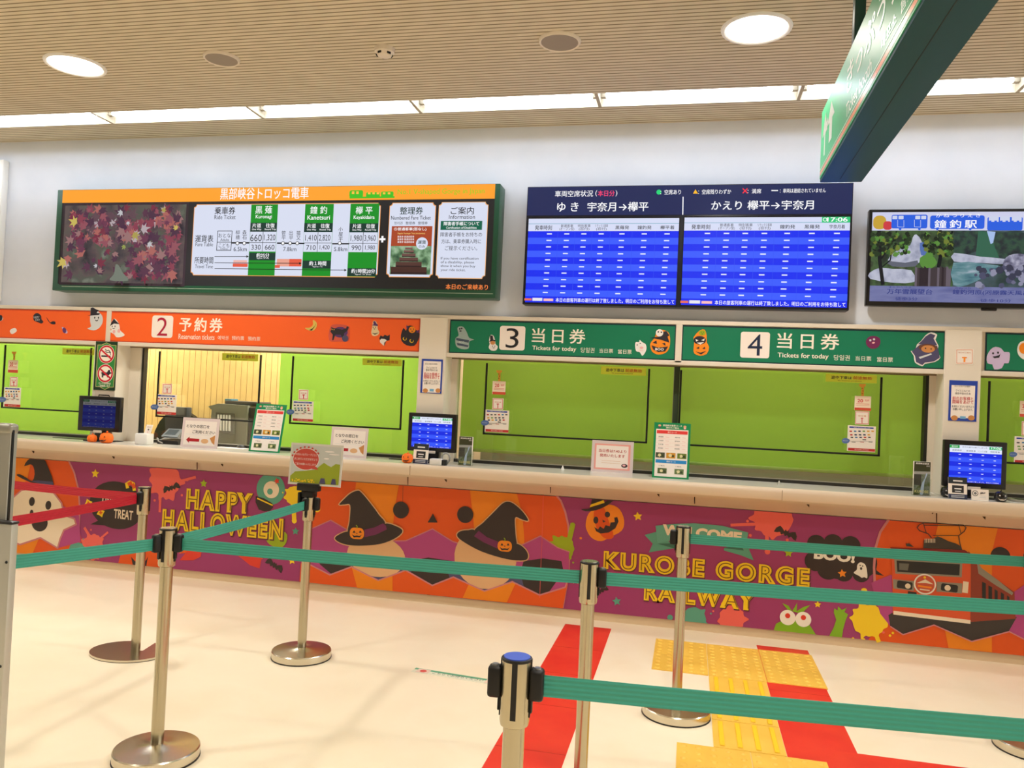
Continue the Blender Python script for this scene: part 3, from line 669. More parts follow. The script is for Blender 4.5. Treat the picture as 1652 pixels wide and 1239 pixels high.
for l, r, kj, en, pr in ((403, 446, '黒 薙', 'Kuronagi', ('660', '1,320', '330', '660')), (490, 536, '鐘 釣', 'Kanetsuri', ('1,410', '2,820', '710', '1,420')), (563, 609.5, '欅 平', 'Keyakidaira', ('1,980', '3,960', '990', '1,980'))):
    xa, xb = onY(l, 388, YB).x, onY(r, 388, YB).x; mid = (l+r)/2; dy = (mid-424)*.006
    a.k = k0; a.r4(xa, tz0, xb, tz1-.001, GRB); a.k = k0+1
    q = lambda y: onY(mid, y+dy, YB).z
    a.r4(xa, q(374), xb, q(359.5), DGR); a.r4(xa+.002, q(406), xb-.002, q(374), SCR)
    a.k = k0+2; sh = 1.5
    a.text(kj, (mid+sh, 338.5+dy), WHT, h=11.5, w=27, bold=.006); a.text(en, (mid+sh, 350.5+dy), WHT, h=6.8, maxw=40, bold=.008)
    a.text('片道', (mid-10, 364+dy), WHT, h=6.5, w=14, bold=.012); a.text('往復', (mid+12, 364+dy), WHT, h=6.5, w=14, bold=.012)
    a.text('One Way', (mid-10, 370.5+dy), WHT, h=3.2, w=15, bold=.01); a.text('Round Trip', (mid+12, 370.5+dy), WHT, h=3.2, w=18, bold=.01)
    for i, s_ in enumerate(pr): a.text(s_, (mid+(-11 if i % 2 == 0 else 11), (384 if i < 2 else 399)+dy), BLK, h=10 if i < 2 else 7.5, maxw=18.5 if i < 2 else 16)
    a.r4(xa, q(392), xb, q(391.3), BLK); a.r4((xa+xb)/2-.002, q(406), (xa+xb)/2+.002, q(374), BLK)
    for y1, y2, tt, te in (((408, 420, '約25分', 'Approx. 25 min.') if l < 450 else (420, 433, '約１時間', 'Approx. 1 hr.') if l < 540 else (432, 445, '約1時間20分', 'Approx. 1 hr. 20 min.')),):
        a.k = k0+2; a.r4(xa+.004, q(y2), xb, q(y1), DGR); a.k = k0+3; a.text(tt, (mid, (y1+y2)/2-2+dy), WHT, h=6.5, maxw=40, bold=.015); a.text(te, (mid, y2-3+dy), WHT, h=2.8, maxw=38)
a.k = k0+2
a.text('乗車券', (363.5, 340), BLK, h=11, w=33, bold=.01); a.text('Ride Ticket', (363.5, 350.5), BLK, h=6, w=34); a.text('運貨表', (330, 385), BLK, h=10, w=29, bold=.008); a.text('Fare Table', (330, 394.5), BLK, h=5.5, w=28)
a.text('所要時間', (329.5, 420), BLK, h=9.5, w=30, bold=.008); a.text('Travel Time', (329.5, 430), BLK, h=5.2, w=29)
a.line([(352, 373), (375, 373), (373, 404), (350, 404)], .9, BLK, True); a.line([(351, 391), (374, 391)], .9, BLK)
a.text('おとな', (363, 380), BLK, h=6, w=20); a.text('Adults', (363, 387), BLK, h=4, w=14); a.text('こども', (362, 396), BLK, h=6, w=17); a.text('Children', (362, 401.5), BLK, h=2.6, w=12)
a.line([(375, 392), (402, 392)], 2.2, BLK); a.line([(448, 392.5), (491, 393)], 2.2, BLK); a.line([(537, 393.5), (563, 393.5)], 2.2, BLK)
for x, y, s_ in ((384, 379, '柳橋'), (395, 379, '森石'), (458, 380, '笹平'), (470, 380, '出平'), (482, 380, '猫又'), (550, 378, '小屋平')):
    n = len(s_)
    for i, ch in enumerate(s_): a.text(ch, (x, y+(i-(n-1)/2)*8), BLK, h=6.5)
for x in (383.5, 394.5, 457, 468.5, 480, 548.5): a.k = k0+3; a.circ((x, 392.6), 2.9, BLK); a.k = k0+4; a.circ((x, 392.6), 2, WHT)
a.k = k0+2
for x, s_ in ((388, '6.5km'), (468, '7.8km'), (550, '5.8km')): a.text(s_, (x, 402), BLK, h=6.3)
RO = gl((240, 96, 70), .9)
a.box((388, 428), 24, 5, RO, 0, 1); a.box((388, 422), 22, 4, gl((245, 190, 180), .9)); a.box((458, 424), 22, 11, gl((245, 170, 150), .9), 0, 1); a.box((477, 424), 20, 11, RO, 0, 1); a.box((416+32, 430), 8, 4, RO)
a.line([(347, 414), (400, 414)], .9, BLK); a.line([(347, 424), (484, 425)], .9, BLK); a.line([(347, 433.5), (558, 436)], .9, BLK)
for x, y in ((402, 414), (487, 425), (560, 436)): a.poly([(x, y), (x-4, y-2.2), (x-4, y+2.2)], BLK)
a.build('fare_table', fb)
# numbered ticket panel, information panel, ticker
a = Art(Y=YB, eps=.0006); a.k = 3
bx = rect(627, 328, 700, 446.5, YB); notched(a, *bx, SCR, border=gl((250, 170, 90), .9)); k0 = a.k
a.text('整理券', (664, 340), DGR, h=11.5, w=37, bold=.012); a.text('Numbered Fare Ticket', (663, 351.5), BLK, h=5.8, w=64, bold=.006); a.text('정리권   整理券   整理券', (663, 360), BLK, h=4.5, w=54)
px0 = rect(630.5, 365, 696, 443, YB); a.r4(px0[0], px0[1], px0[2], px0[3], noise_mat('valley_print', [(40, 80, 60), (90, 130, 90), (150, 190, 150), (200, 214, 190)], 14, .4, emis=.8, detail=6)); a.k += 1
a.r4(px0[0], px0[3]-.15, px0[2], px0[3], gl((176, 74, 44), .9)); a.k += 1
a.text('①普通客車(窓なし)', (662, 370), WHT, h=5.5, w=52, bold=.015); a.text('Regular Passenger Train (windowless)', (664, 377), gl((255, 210, 120)), h=3.2, w=44)
for i in range(3): a.text('乗車券 普通旅客車', (655, 382+i*4.3), WHT, h=3.2, w=27)
a.k += 1; a.circ((681, 393), 9.5, SCR); a.k += 1; a.text('運賃', (681, 391), DGR, h=5.5, w=13, bold=.015); a.text('のみ', (681, 398), DGR, h=4.5, w=10)
for i, (y, w, hh) in enumerate(((401, 12, 3), (406, 16, 4), (412, 22, 5), (419, 30, 6), (427, 42, 8), (437, 58, 11))):
    a.k += 1; a.box((660, y), w, hh, gl((150-14*i, 110-12*i, 104-12*i), .8)); a.k += 1; a.box((660, y+hh*.4), w, hh*.3, gl((60, 40, 40), .7))
a.build('ticket_panel', fb)
a = Art(Y=YB, eps=.0006); a.k = 3
bx = rect(706.5, 327, 784.5, 448.5, YB); notched(a, *bx, SCR, border=gl((250, 190, 130), .9))
a.text('ご案内', (746, 340), BLK, h=11.5, w=37, bold=.008); a.text('Information', (745.5, 350), BLK, h=6, w=42)
cx = rect(711, 356.5, 778, 371, YB); a.r4(*cx, gl((20, 104, 80), .9)); a.k += 1
a.text('障害者手帳について', (744.5, 361), WHT, h=6, w=57, bold=.015); a.text('Certification of Disabilities', (744.5, 367.5), WHT, h=3.4, w=49, bold=.01)
for s_, y, w in (('障害者手帳をお持ちの', 378.5, 67), ('方は、乗車券購入時に', 389.5, 64), ('ご提示ください。', 400.5, 52)): a.text(s_, (744, y), BLK, h=7, w=w)
for i, (s_, w) in enumerate((('If you have certification', 61), ('of a disability, please', 54), ('show it when you buy', 56), ('your ride ticket.', 40))): a.text(s_, (711+w/2, 417.5+i*6.2), BLK, h=5, w=w)
a.build('information_panel', fb)
a = Art(Y=YB, eps=.0006); a.k = 4; a.text('本日のご来峡あり', (753, 463), gl((255, 140, 70), 1), h=8.5, w=68, bold=.01); a.build('ticker_text', fb)
a = Art(Y=YB, eps=.0006); a.k = 4; a.box((617, 386), 10, 3.2, WHT); a.box((617, 386), 3.2, 10, WHT); a.build('plus_sign', fb)

# departure board
YD = 5.71
db = thing('departure_board', 'blue seat availability board with navy heading and twin timetable screens', 'screen', (-.1, YD, 2.25))
dx0, dz0, dx1, dz1 = -1.224, 2.252, 1.006, 3.112
f = MB(); f.box(dx0, YD, dz0, dx1, YW-.001, dz1, pm((22, 26, 40), .35), .004); f.build('cabinet', db)
a = Art(Y=YD, eps=.0006); a.k = 2
NVY = gl((34, 44, 92), .9); zs = onY(1100, 346.5, YD).z
a.r4(dx0+.006, zs, dx1-.006, dz1-.006, NVY); a.k = 3
a.text('車両空席状況', (926, 312.5), WHT, h=10, w=61, bold=.008); a.text('(', (962, 312), WHT, h=10); a.text('本日分', (978, 312), gl((255, 70, 120)), h=9.5, w=27, bold=.008); a.text(')', (994.5, 312), WHT, h=10)
a.text('ゆ き', (916, 334), WHT, h=14.5, w=34, bold=.012); a.text('宇奈月→欅平', (996.5, 333.5), WHT, h=15, w=98, bold=.012)
a.circ((1063, 310), 4, gl((30, 214, 120))); a.text('：空席あり', (1082, 310), WHT, h=8, w=33, bold=.008)
a.line([(1102, 318), (1101.5, 346)], 1.6, WHT)
a.poly([(1122, 305.5), (1118, 312.5), (1126, 312.5)], gl((255, 190, 40))); a.text('：空席残りわずか', (1153, 309.5), WHT, h=8, w=53, bold=.008)
a.line([(1198.5, 304.5), (1205.5, 311.5)], 1.8, gl((240, 50, 70))); a.line([(1205.5, 304.5), (1198.5, 311.5)], 1.8, gl((240, 50, 70))); a.text('：満席', (1217, 308.5), WHT, h=8, w=22, bold=.008)
a.line([(1245, 307.5), (1254.5, 307.5)], 1.8, WHT); a.text('：車両は連結されていません', (1295, 307.5), WHT, h=7.5, w=74, bold=.008)
a.text('かえり 欅平→宇奈月', (1229, 331), WHT, h=15.5, w=165, bold=.012)
a.build('heading', db)
def timetable(r, heads, clock):
    x0, z0, x1, z1 = r; w, h = x1-x0, z1-z0
    a = Art(O=(0, YD, 0), eps=.0006); a.k = 2
    X = lambda u: x0+u*w
    Z = lambda v: z1-v*h
    a.r4(x0-.008, z0-.008, x1+.008, z1+.008, pm((16, 16, 22), .3)); a.k = 3
    a.r4(x0, z0, x1, z1, gl((22, 46, 240), 1)); a.k = 4
    a.r4(x0, Z(.15), x1, z1, gl((220, 226, 252), .95)); a.k = 5; a.r4(x0, Z(.064), x1, Z(.058), gl((120, 180, 200), .9))
    for i in range(10):
        a.k = 4; t0, t1 = Z(.15+.0775*(i+1)), Z(.15+.0775*i)
        if i % 2: a.r4(x0, t0, x1, t1, gl((58, 92, 255), 1))
        a.k = 5
        for u in (.147, .265, .38, .496, .633, .779, .926): a.box((X(u)-.012*i/10, (t0+t1)/2+.004), .034*w, .0085, gl((235, 240, 255), .95))
    for u in (.205, .32, .435, .555, .7, .85): a.k = 5; a.r4(X(u)-.001, Z(.925), X(u)+.001, Z(.15), gl((50, 84, 240), 1))
    a.k = 5
    for u, s_ in zip((.104, .264, .38, .496, .633, .779, .926), heads):
        p = s_.split('\n')
        if len(p) == 1: a.text(s_, (X(u), Z(.108)), BLK, h=.034 if u < .2 else .027, w=.145*w*.8 if u < .2 else .09*w, bold=.008)
        else: a.text(p[0], (X(u), Z(.087)), BLK, h=.022, w=.085*w); a.text(p[1], (X(u), Z(.125)), BLK, h=.024, w=.1*w if len(p[1]) > 5 else .07*w)
    a.box((X(.02), Z(.965)), .05*w, .016, gl((230, 110, 90))); a.box((X(.085), Z(.963)), .068*w, .022, gl((232, 232, 240))); a.box((X(.16), Z(.966)), .066*w, .018, gl((250, 190, 190)))
    a.text('本日の旅客列車の運行は終了致しました。明日のご利用をお待ち致して', (X(.6), Z(.965)), WHT, h=.03, w=.78*w, bold=.008)
    if clock:
        a.k = 8; a.r4(X(.835), Z(.062), x1, z1, gl((50, 200, 120), 1)); a.k = 9; a.text('17:06', (X(.925), Z(.03)), WHT, h=.03, w=.12*w, bold=.02); a.circ((X(.853), Z(.03)), .013, WHT); a.k = 10; a.circ((X(.853), Z(.03)), .009, gl((50, 200, 120), 1))
    return a.build('timetable_screen', db)
timetable(rect(850, 352.5, 1093, 490, YD), ('発車時刻', '普通客車\n(オープン型)', '特別客車\n(窓付)', 'リラックス客車\n(窓付)', '黒薙発', '鐘釣発', '欅平着'), False)
timetable(rect(1101.5, 350.5, 1369, 494.5, YD), ('発車時刻', '普通客車\n(オープン型)', '特別客車\n(窓付)', 'リラックス客車\n(窓付)', '鐘釣発', '黒薙発', '宇奈月着'), True)

# station television
YT = 5.72
tv = thing('television', 'black wall television showing blue train icons above two river valley photographs', 'television', (1.7, YT, 2.28))
vx0, vz0, vz1 = 1.112, 2.288, 2.932; vx1 = vx0+1.14
f = MB(); f.box(vx0, YT, vz0, vx1, YT+.06, vz1, pm((16, 16, 18), .3), .005); f.box(vx0+.3, YT+.06, vz0+.15, vx1-.3, YW, vz1-.15, M_BLACK); f.build('casing', tv)
f = MB(); p = onY(1597, 495, YT); f.box(p.x-.045, YT+.005, vz0-.018, p.x+.045, YT+.03, vz0+.004, pm((20, 20, 24), .3), .006); f.build('sensor_bump', tv)
a = Art(Y=YT, eps=.0006); a.k = 2
sx0, sx1, sz0, sz1 = vx0+.02, vx1-.02, vz0+.03, vz1-.02
zt = onY(1500, 372, YT).z; zb = onY(1500, 462, YT).z; xm = onY(1538, 420, YT).x
a.r4(sx0, zt, sx1, sz1, gl((214, 216, 245), .9))
a.r4(sx0, zb, xm, zt, noise_mat('forest_view', [(16, 24, 30), (34, 54, 40), (70, 100, 60), (34, 48, 36), (120, 140, 90)], 9, .3, emis=.85, detail=9))
a.r4(xm, zb, sx1, zt, noise_mat('river_view', [(22, 34, 44), (40, 66, 66), (70, 90, 100), (36, 44, 50)], 6, .3, emis=.85, detail=9))
a.r4(sx0, sz0, sx1, zb, noise_mat('caption_grey', [(86, 92, 150), (120, 126, 176), (80, 86, 150)], 3, .3, emis=.85, stretch=(1, 1, 4)))
a.k = 3; BL = gl((40, 96, 226), .95); LV = gl((214, 220, 246), .9)
yc = 357
a.box((1419, 359), 21, 24, gl((206, 168, 60), .9), 0, 9); a.box((1432, 364), 14, 15, gl((212, 62, 72), .9), 0, 5)
a.box((1467, 357.5), 58, 24, BL, 0, 3); a.box((1544, 358.5), 88, 24, BL, 0, 4); a.box((1621, 361), 57, 24, BL, 0, 3); a.box((1690, 362), 60, 24, BL, 0, 3)
a.k = 4
for x in (1443.5, 1453.5, 1480.5, 1490): a.box((x, 351), 8, 6, LV, 0, 1)
for x in (1453, 1480): a.line([(x-5, 355), (x-5, 366), (x+5, 366.5), (x+5, 355.5)], .7, LV)
for x in (1603, 1621, 1640): a.box((x, 353.5), 16, 10, LV); 
for x in (1597, 1606, 1615, 1624, 1633, 1642): a.k = 5; a.box((x, 357.5), 4, 3.5, BL)
a.k = 4
a.text('かねつりえき', (1545.5, 348), WHT, h=6, w=72, spacing=1.5); a.text('鐘釣駅', (1541.5, 361.5), WHT, h=14.5, w=68, bold=.012, spacing=1.4)
for x in (1452, 1483, 1512, 1565, 1605, 1636): a.circ((x, 369.5), 2.2, BL)
# picture content
WT, DK1, GN1, GN2, BR1 = gl((186, 190, 214), .85), gl((22, 26, 34), .7), gl((66, 104, 48), .8), gl((96, 150, 66), .8), gl((70, 60, 66), .8)
NF = noise_mat('far_trees', [(16, 26, 42), (26, 46, 52), (44, 82, 64), (30, 50, 58)], 20, .3, emis=.85, detail=8)
NRV = noise_mat('river_water', [(60, 104, 122), (84, 132, 142), (110, 150, 160), (170, 184, 200)], 9, .3, emis=.85, detail=8, stretch=(1, 1, 4))
NRK = noise_mat('river_rocks', [(62, 62, 88), (112, 112, 140), (160, 160, 186), (196, 196, 214)], 24, .3, emis=.85, detail=8)
NSN = noise_mat('snow_field', [(140, 146, 172), (186, 190, 212), (206, 210, 226)], 16, .3, emis=.85, detail=7)
def P(pts, m, sm=2, k=3): a.k = k; a.poly(pts, m, sm)
P([(1432, 420), (1450, 402), (1468, 396), (1472, 384), (1478, 378), (1488, 392), (1488, 420), (1470, 425)], NSN); P([(1432, 421), (1460, 424), (1480, 420), (1476, 430), (1440, 430)], gl((104, 108, 124), .8))
P([(1403, 440), (1420, 432), (1440, 434), (1470, 436), (1475, 455), (1440, 456), (1404, 450)], NSN); P([(1484, 416), (1500, 410), (1512, 424), (1500, 434), (1486, 430)], GN2, k=4)
P([(1484, 392), (1494, 394), (1496, 408), (1486, 412)], gl((90, 120, 190), .8), k=4)
for pts, w in (([(1418, 374), (1419, 420), (1424, 458)], 6), ([(1420, 420), (1440, 390), (1446, 374)], 2), ([(1516, 373), (1517, 415), (1508, 460)], 6), ([(1518, 415), (1530, 390), (1536, 374)], 3), ([(1512, 400), (1495, 388)], 2), ([(1424, 430), (1436, 420), (1438, 408)], 2)): a.k = 6; a.line(pts, w, DK1)
R = random.Random(3)
for i in range(190):
    x = R.choice((R.uniform(1406, 1466), R.uniform(1492, 1536))); y = R.uniform(376, 412); a.k = 5; a.splat((x, y), R.uniform(2, 5), R.choice((GN1, GN2, gl((120, 134, 56), .8), gl((44, 66, 40), .7), gl((30, 44, 32), .7), gl((30, 44, 32), .7))), i, 6)
for i in range(16): a.k = 6; a.poly([(1476+i*3.6, 432+R.uniform(-3, 4)), (1480+i*3.6, 432), (1479+i*3.6, 462), (1475+i*3.6, 462)], R.choice((BR1, gl((50, 40, 48), .8), gl((110, 100, 112), .8))))
P([(1538, 373), (1578, 373), (1578, 404), (1560, 412), (1538, 412)], NF, 0); P([(1578, 373), (1594, 374), (1606, 400), (1612, 416), (1574, 414)], gl((56, 108, 86), .8), 0); P([(1606, 374), (1660, 376), (1660, 410), (1612, 416), (1602, 392)], NF, 0); P([(1592, 373), (1606, 374), (1602, 392), (1598, 394)], gl((170, 196, 240), .9), 0)
P([(1539, 408), (1580, 414), (1622, 418), (1620, 426), (1580, 424), (1539, 422)], NSN, k=4); P([(1538, 424), (1590, 426), (1618, 432), (1590, 446), (1560, 460), (1538, 460)], NRV, k=4)
for i in range(46): x, y = R.uniform(1570, 1700), R.uniform(432, 462); (a.__setattr__('k', 5), a.splat((x, y+(x-1600)*-.05), R.uniform(3, 8), gl(R.choice(((112, 112, 140), (80, 82, 110), (150, 150, 176), (60, 62, 84))), .85), i, 7, .2))
P([(1618, 424), (1628, 412), (1650, 410), (1680, 420), (1690, 450), (1640, 448), (1622, 440)], NRK, 3, 6)
a.k = 4; CAP = gl((50, 62, 140), .8)
a.text('万年雪展望台', (1467, 470.5), CAP, h=9, w=73, bold=.012); a.text('鐘釣河原(河原露天風呂)', (1600, 472.5), CAP, h=9.5, w=128, bold=.012); a.text('まんねんゆき', (1452, 463.5), CAP, h=3, w=36); a.text('かねつり', (1553, 465), CAP, h=3, w=26); a.text('徒歩3分', (1462, 482), CAP, h=6, w=36); a.text('徒歩10分', (1606, 485), CAP, h=6, w=50)
a.build('screen_picture', tv)

# ================================================================ NUMBER SIGNS ON THE FASCIA
YS = YF+.004
SO, SG = pm((252, 104, 44), .4), pm((22, 122, 88), .4)
PLT = pm((246, 234, 224), .5); SW = pm((250, 240, 226), .5)
def fsign(name, label, x0, x1, m, edge):
    t = thing(name, label, 'sign', ((x0+x1)/2, YS, 1.885))
    f = MB(); f.box(x0, YS, 1.883, x1, YS+.015, 2.134, edge); f.box(x0+.008, YS-.002, 1.892, x1-.008, YS+.004, 2.124, m); f.build('panel', t, smooth=False)
    return t
YP = YS-.002
def plate(t, px, py, num, m, sz=36):
    a = Art(Y=YP, eps=.0007); u, v = a.c((px, py)); r = pxm(px, py, YP)
    a.box((px, py), sz*1.0, sz*.93, PLT, 0, 4); a.k = 3
    a.text(num, (px, py), m, h=sz*.76, w=sz*.5, bold=-.004, res=4); a.build('number_plate', t)
OE, GE = pm((210, 70, 40), .4), pm((16, 44, 52), .4)
s1 = fsign('number_sign', 'orange window sign at the far left with a big white ghost sticker', -6.9, onY(173, 525, YF).x, SO, OE)
s2 = fsign('number_sign', 'orange window sign numbered 2 for reservation tickets', onY(178, 525, YF).x, onY(677, 540, YF).x, SO, OE)
plate(s2, 262, 527, '2', pm((176, 30, 62), .5), 34)
a = Art(Y=YP, eps=.0007); a.text('予約券', (324, 524), SW, h=20, w=69, bold=.02, spacing=1.3); a.build('title_lettering', s2); a = Art(Y=YP, eps=.0007); a.text('Reservation tickets', (317, 543.5), SW, h=7.5, w=58, bold=.006); a.build('english_lettering', s2); a = Art(Y=YP, eps=.0007); a.text('예약권', (360, 545), SW, h=6, w=17); a.build('korean_lettering', s2); a = Art(Y=YP, eps=.0007); a.text('预约票', (384, 545.5), SW, h=6, w=20); a.build('chinese_lettering', s2); a = Art(Y=YP, eps=.0007); a.text('預約票', (410, 546.5), SW, h=6, w=20); a.build('chinese_lettering', s2)
s3 = fsign('number_sign', 'green ticket sign with number plate three, beside the pillar with the blue notice', onY(725, 545, YF).x, onY(1090, 553, YF).x, SG, GE)
plate(s3, 826.5, 545.5, '3', pm((34, 34, 40), .5), 41)
s4 = fsign('number_sign', 'green ticket sign with number plate four and a witch sticker at its right end', onY(1100, 553, YF).x, onY(1524.5, 565, YF).x, SG, GE)
plate(s4, 1218, 556.5, '4', pm((26, 40, 70), .5), 47)
s5 = fsign('number_sign', 'green window sign cut off at the right edge with a lilac ghost sticker', onY(1590, 566, YF).x, 3.4, SG, GE)
for t, x, y, k in ((s3, 901, 542, 1), (s4, 1303.5, 550.5, 1.16)):
    a = Art(Y=YP, eps=.0007)
    a.text('当日券', (x, y), SW, h=23*k, w=86*k, bold=.012, spacing=1.35); a.build('title_lettering', t); a = Art(Y=YP, eps=.0007); a.text('Tickets for today', (x-7*k, y+21*k), SW, h=9*k, w=71*k, bold=.012); a.build('english_lettering', t); a = Art(Y=YP, eps=.0007)
    a.text('당일권', (x+47*k, y+23*k), SW, h=8*k, w=22*k); a.build('korean_lettering', t); a = Art(Y=YP, eps=.0007); a.text('当日票', (x+77*k, y+24*k), SW, h=7*k, w=22*k); a.build('chinese_lettering', t); a = Art(Y=YP, eps=.0007); a.text('當日票', (x+107*k, y+25.5*k), SW, h=7*k, w=22*k); a.build('chinese_lettering', t)

# Halloween stickers, each a thin cut-out of its own
INK, LAV, GRY = pm((44, 40, 50), .5), pm((208, 190, 224), .5), pm((214, 216, 218), .5)
SKW, SPK, SPU = pm((238, 232, 228), .5), pm((240, 180, 180), .5), pm((92, 52, 110), .5)
def sticker(name, label, cat, outline, m, draw, Y=YP-.0006, sm=3, thick=.0015):
    pts = [onY(x, y, Y) for x, y in (smooth_pts(outline, sm) if sm else outline)]
    cx = sum(p.x for p in pts)/len(pts); cz = sum(p.z for p in pts)/len(pts)
    mb = MB(); mb.prism([(p.x-cx, p.z-cz) for p in pts], Vector((cx, Y, cz)), Vector((1, 0, 0)), Vector((0, 0, 1)), Vector((0, -1, 0)), thick, m)
    a = Art(Y=Y-thick, eps=.0006, mb=mb); draw(a)
    o = mb.build(name, None, smooth=False, loc=(cx, Y, cz)); return tag(o, label, cat, 'Halloween stickers on the signs')
def face(a, x, y, s=1, m=INK):
    a.ell((x-3*s, y), 1.0*s, 1.5*s, m); a.ell((x+3*s, y), 1.0*s, 1.5*s, m); a.poly([(x-3*s, y+3*s), (x, y+4.4*s), (x+3.4*s, y+2.6*s), (x+1*s, y+6*s), (x-1.5*s, y+5.4*s)], m)
def d(a):
    a.k = 2; a.poly([(141.5, 509.5), (146, 508), (146.5, 497), (150, 496), (155, 499), (160, 501), (157, 503), (156, 505), (162, 505.5), (160, 508)], INK)
    face(a, 156, 512.5, 1)
sticker('ghost_sticker', 'pale ghost sticker in a pointed witch hat on the far-left orange sign', 'sticker', [(147, 496), (151, 496), (158, 502), (165, 510), (165.5, 520), (160, 529), (151, 533), (141, 530), (147, 527), (145.5, 518), (146, 505)], GRY, d)
def d(a): a.k = 2; a.text('HAPPY', (59, 512), GRY, h=3, w=9); a.text('DAY', (61, 516), GRY, h=3, w=7)
sticker('balloon_sticker', 'dark speech balloon sticker on the far-left orange sign', 'sticker', [(54, 509), (60, 505), (66, 509), (67, 515), (70, 519), (67, 522), (62, 520), (55, 517)], INK, d)
sticker('bat_sticker', 'small black bat sticker on the far-left orange sign', 'sticker', [(75, 512), (78, 516), (81, 520), (85, 518.5), (89, 519), (89, 523), (83, 522.5), (78, 518)], INK, lambda a: None)
def d(a): a.k = 2; a.ell((104, 533), 3, 4, SPU, .4)
sticker('candy_sticker', 'purple candy sticker on the far-left orange sign', 'sticker', [(100, 528), (103, 528.5), (107, 532), (109, 536), (107, 538), (102, 536), (101, 532)], LAV, d)
sticker('scrap_sticker', 'blank white scrap sticker on the far-left orange sign', 'sticker', [(17, 532), (24, 529), (27, 534), (20, 539), (16.5, 536)], SKW, lambda a: None)
def d(a): a.k = 2; a.ell((1, 513), 3, 4, INK)
sticker('skull_sticker', 'white and black sticker at the left edge of the far-left orange sign', 'sticker', [(-6, 508), (1, 509), (5, 514), (1, 518), (-6, 517)], SKW, d)
def d(a):
    a.k = 2; a.poly([(177.5, 526), (180, 520), (184, 514), (188, 518.5), (193, 523), (184, 522)], INK); a.k = 3; face(a, 183.5, 526.5, .75); a.k = 2; a.ell((184, 535), 2.2, 2.6, SPK); a.ell((192, 534), 2.4, 2.6, SPK)
sticker('ghost_sticker', 'pinkish ghost sticker with dark hat left of the number plate two', 'sticker', [(178, 527), (181, 518), (185, 514), (190, 519), (193, 526), (194, 533), (201, 540), (196, 543.5), (188, 544), (184, 539), (177, 535), (180, 532)], SKW, d)
def d(a): a.k = 2; a.poly([(499, 532.5), (504, 530), (509, 524.5), (510, 521), (507, 528), (503, 533.5)], INK)
sticker('moon_sticker', 'yellow crescent moon sticker on the sign numbered 2', 'sticker', [(505, 516), (511, 521), (510, 529), (504, 534), (497, 532.5), (492, 529), (500, 528.5), (505, 524)], pm((226, 196, 96), .5), d)
def d(a):
    a.k = 2; a.ell((549, 536), 12, 8, SPU); a.k = 3; a.poly([(533, 535), (535, 530), (534, 527.5), (539, 529.5), (543, 530), (552, 532), (558, 530), (560, 526), (563, 528), (561, 533), (555, 538), (556, 548), (553, 548), (550, 540), (541, 540), (538, 549), (536, 549), (537, 540)], INK); a.k = 4; a.circ((536, 531.5), .7, YEL); a.circ((539, 532), .7, YEL); a.k = 3; a.ell((557, 546), 5, 5, NAV)
sticker('cat_sticker', 'walking black cat sticker on a purple haze on the orange sign', 'sticker', [(531, 549), (533, 527), (545, 523), (562, 526), (564, 532), (562, 550), (547, 551)], pm((214, 90, 70), .5), d)
def d(a): a.k = 2; a.poly([(600, 525), (603, 523), (602, 519), (605, 518), (608, 523), (610, 524), (609, 526)], SPU); face(a, 604, 528, .6); a.k = 2; a.poly([(600, 537), (605, 540), (611, 536.5), (605, 538)], INK)
sticker('snowman_sticker', 'cream snowman sticker with purple hat on the sign numbered 2', 'sticker', [(601, 525), (602, 518.5), (606, 518), (609, 524), (609.5, 531), (612, 536), (609, 541), (602, 542), (599, 537), (600, 531)], pm((236, 214, 170), .5), d)
def d(a): a.k = 2; a.poly([(613, 549), (615, 546.5), (621, 547), (624, 549), (620, 553), (619.5, 558), (616, 555), (613, 552)], SKW)
sticker('bat_sticker', 'black bat sticker holding a white ghost on the sign numbered 2', 'sticker', [(614, 541), (618, 543), (621, 540), (625, 542), (629, 540), (628.5, 549), (623, 550), (620, 558), (615, 553), (612, 546)], INK, d, sm=0)
def d(a):
    a.k = 2; a.ell((665, 532), 5.5, 5, PMK); a.k = 3; face(a, 665, 531, .7); a.k = 2; a.ell((653, 546.5), 3.2, 2.6, YEL, -.2); a.ell((664, 550), 3.4, 2.8, YEL, -.2); a.k = 3; a.ell((653.5, 546), 2, 2.4, INK); a.ell((664.5, 549.5), 2.2, 2.4, INK); a.k = 2
    a.poly([(656, 524), (659, 528), (657, 532), (655.5, 528)], SPU); a.poly([(672, 534), (677, 532), (676, 536), (672, 537)], SPU)
sticker('cat_sticker', 'big black cat head sticker with a pumpkin on top, on the orange sign', 'sticker', [(651, 529), (655, 534), (658, 526), (666, 526), (671, 532), (677, 539), (674, 550), (668, 558), (656, 557), (648, 550), (647, 540)], INK, d, sm=2)
def d(a):
    a.k = 2; a.ell((742, 530.5), 1.2, 1.5, INK); a.ell((745, 530), 1.2, 1.5, INK); a.ell((743, 534), 1.8, 1, INK)
    DP = pm((70, 84, 104), .5); a.poly([(736, 545), (757, 549), (756, 553), (736, 549)], DP); a.poly([(737, 553), (756, 557), (755, 560), (738, 557)], DP); a.k = 3; a.text('BOO', (745, 552), GRY, h=3, w=8)
sticker('ghost_sticker', 'grey ghost sticker rising over a banner on a green sign', 'sticker', [(738, 530), (742, 526.5), (748, 528), (753, 536), (757, 545), (765, 548), (757, 551), (756, 562), (745, 563), (736, 558), (735, 546), (740, 541)], pm((160, 178, 176), .5), d)
def d(a): a.k = 2; a.poly([(788, 551), (791, 549), (790.5, 541), (795, 541.5), (796, 548), (799.5, 549), (799, 551)], INK); a.ell((795, 553), 4, 3, TAN2); face(a, 796.5, 558.5, .6)
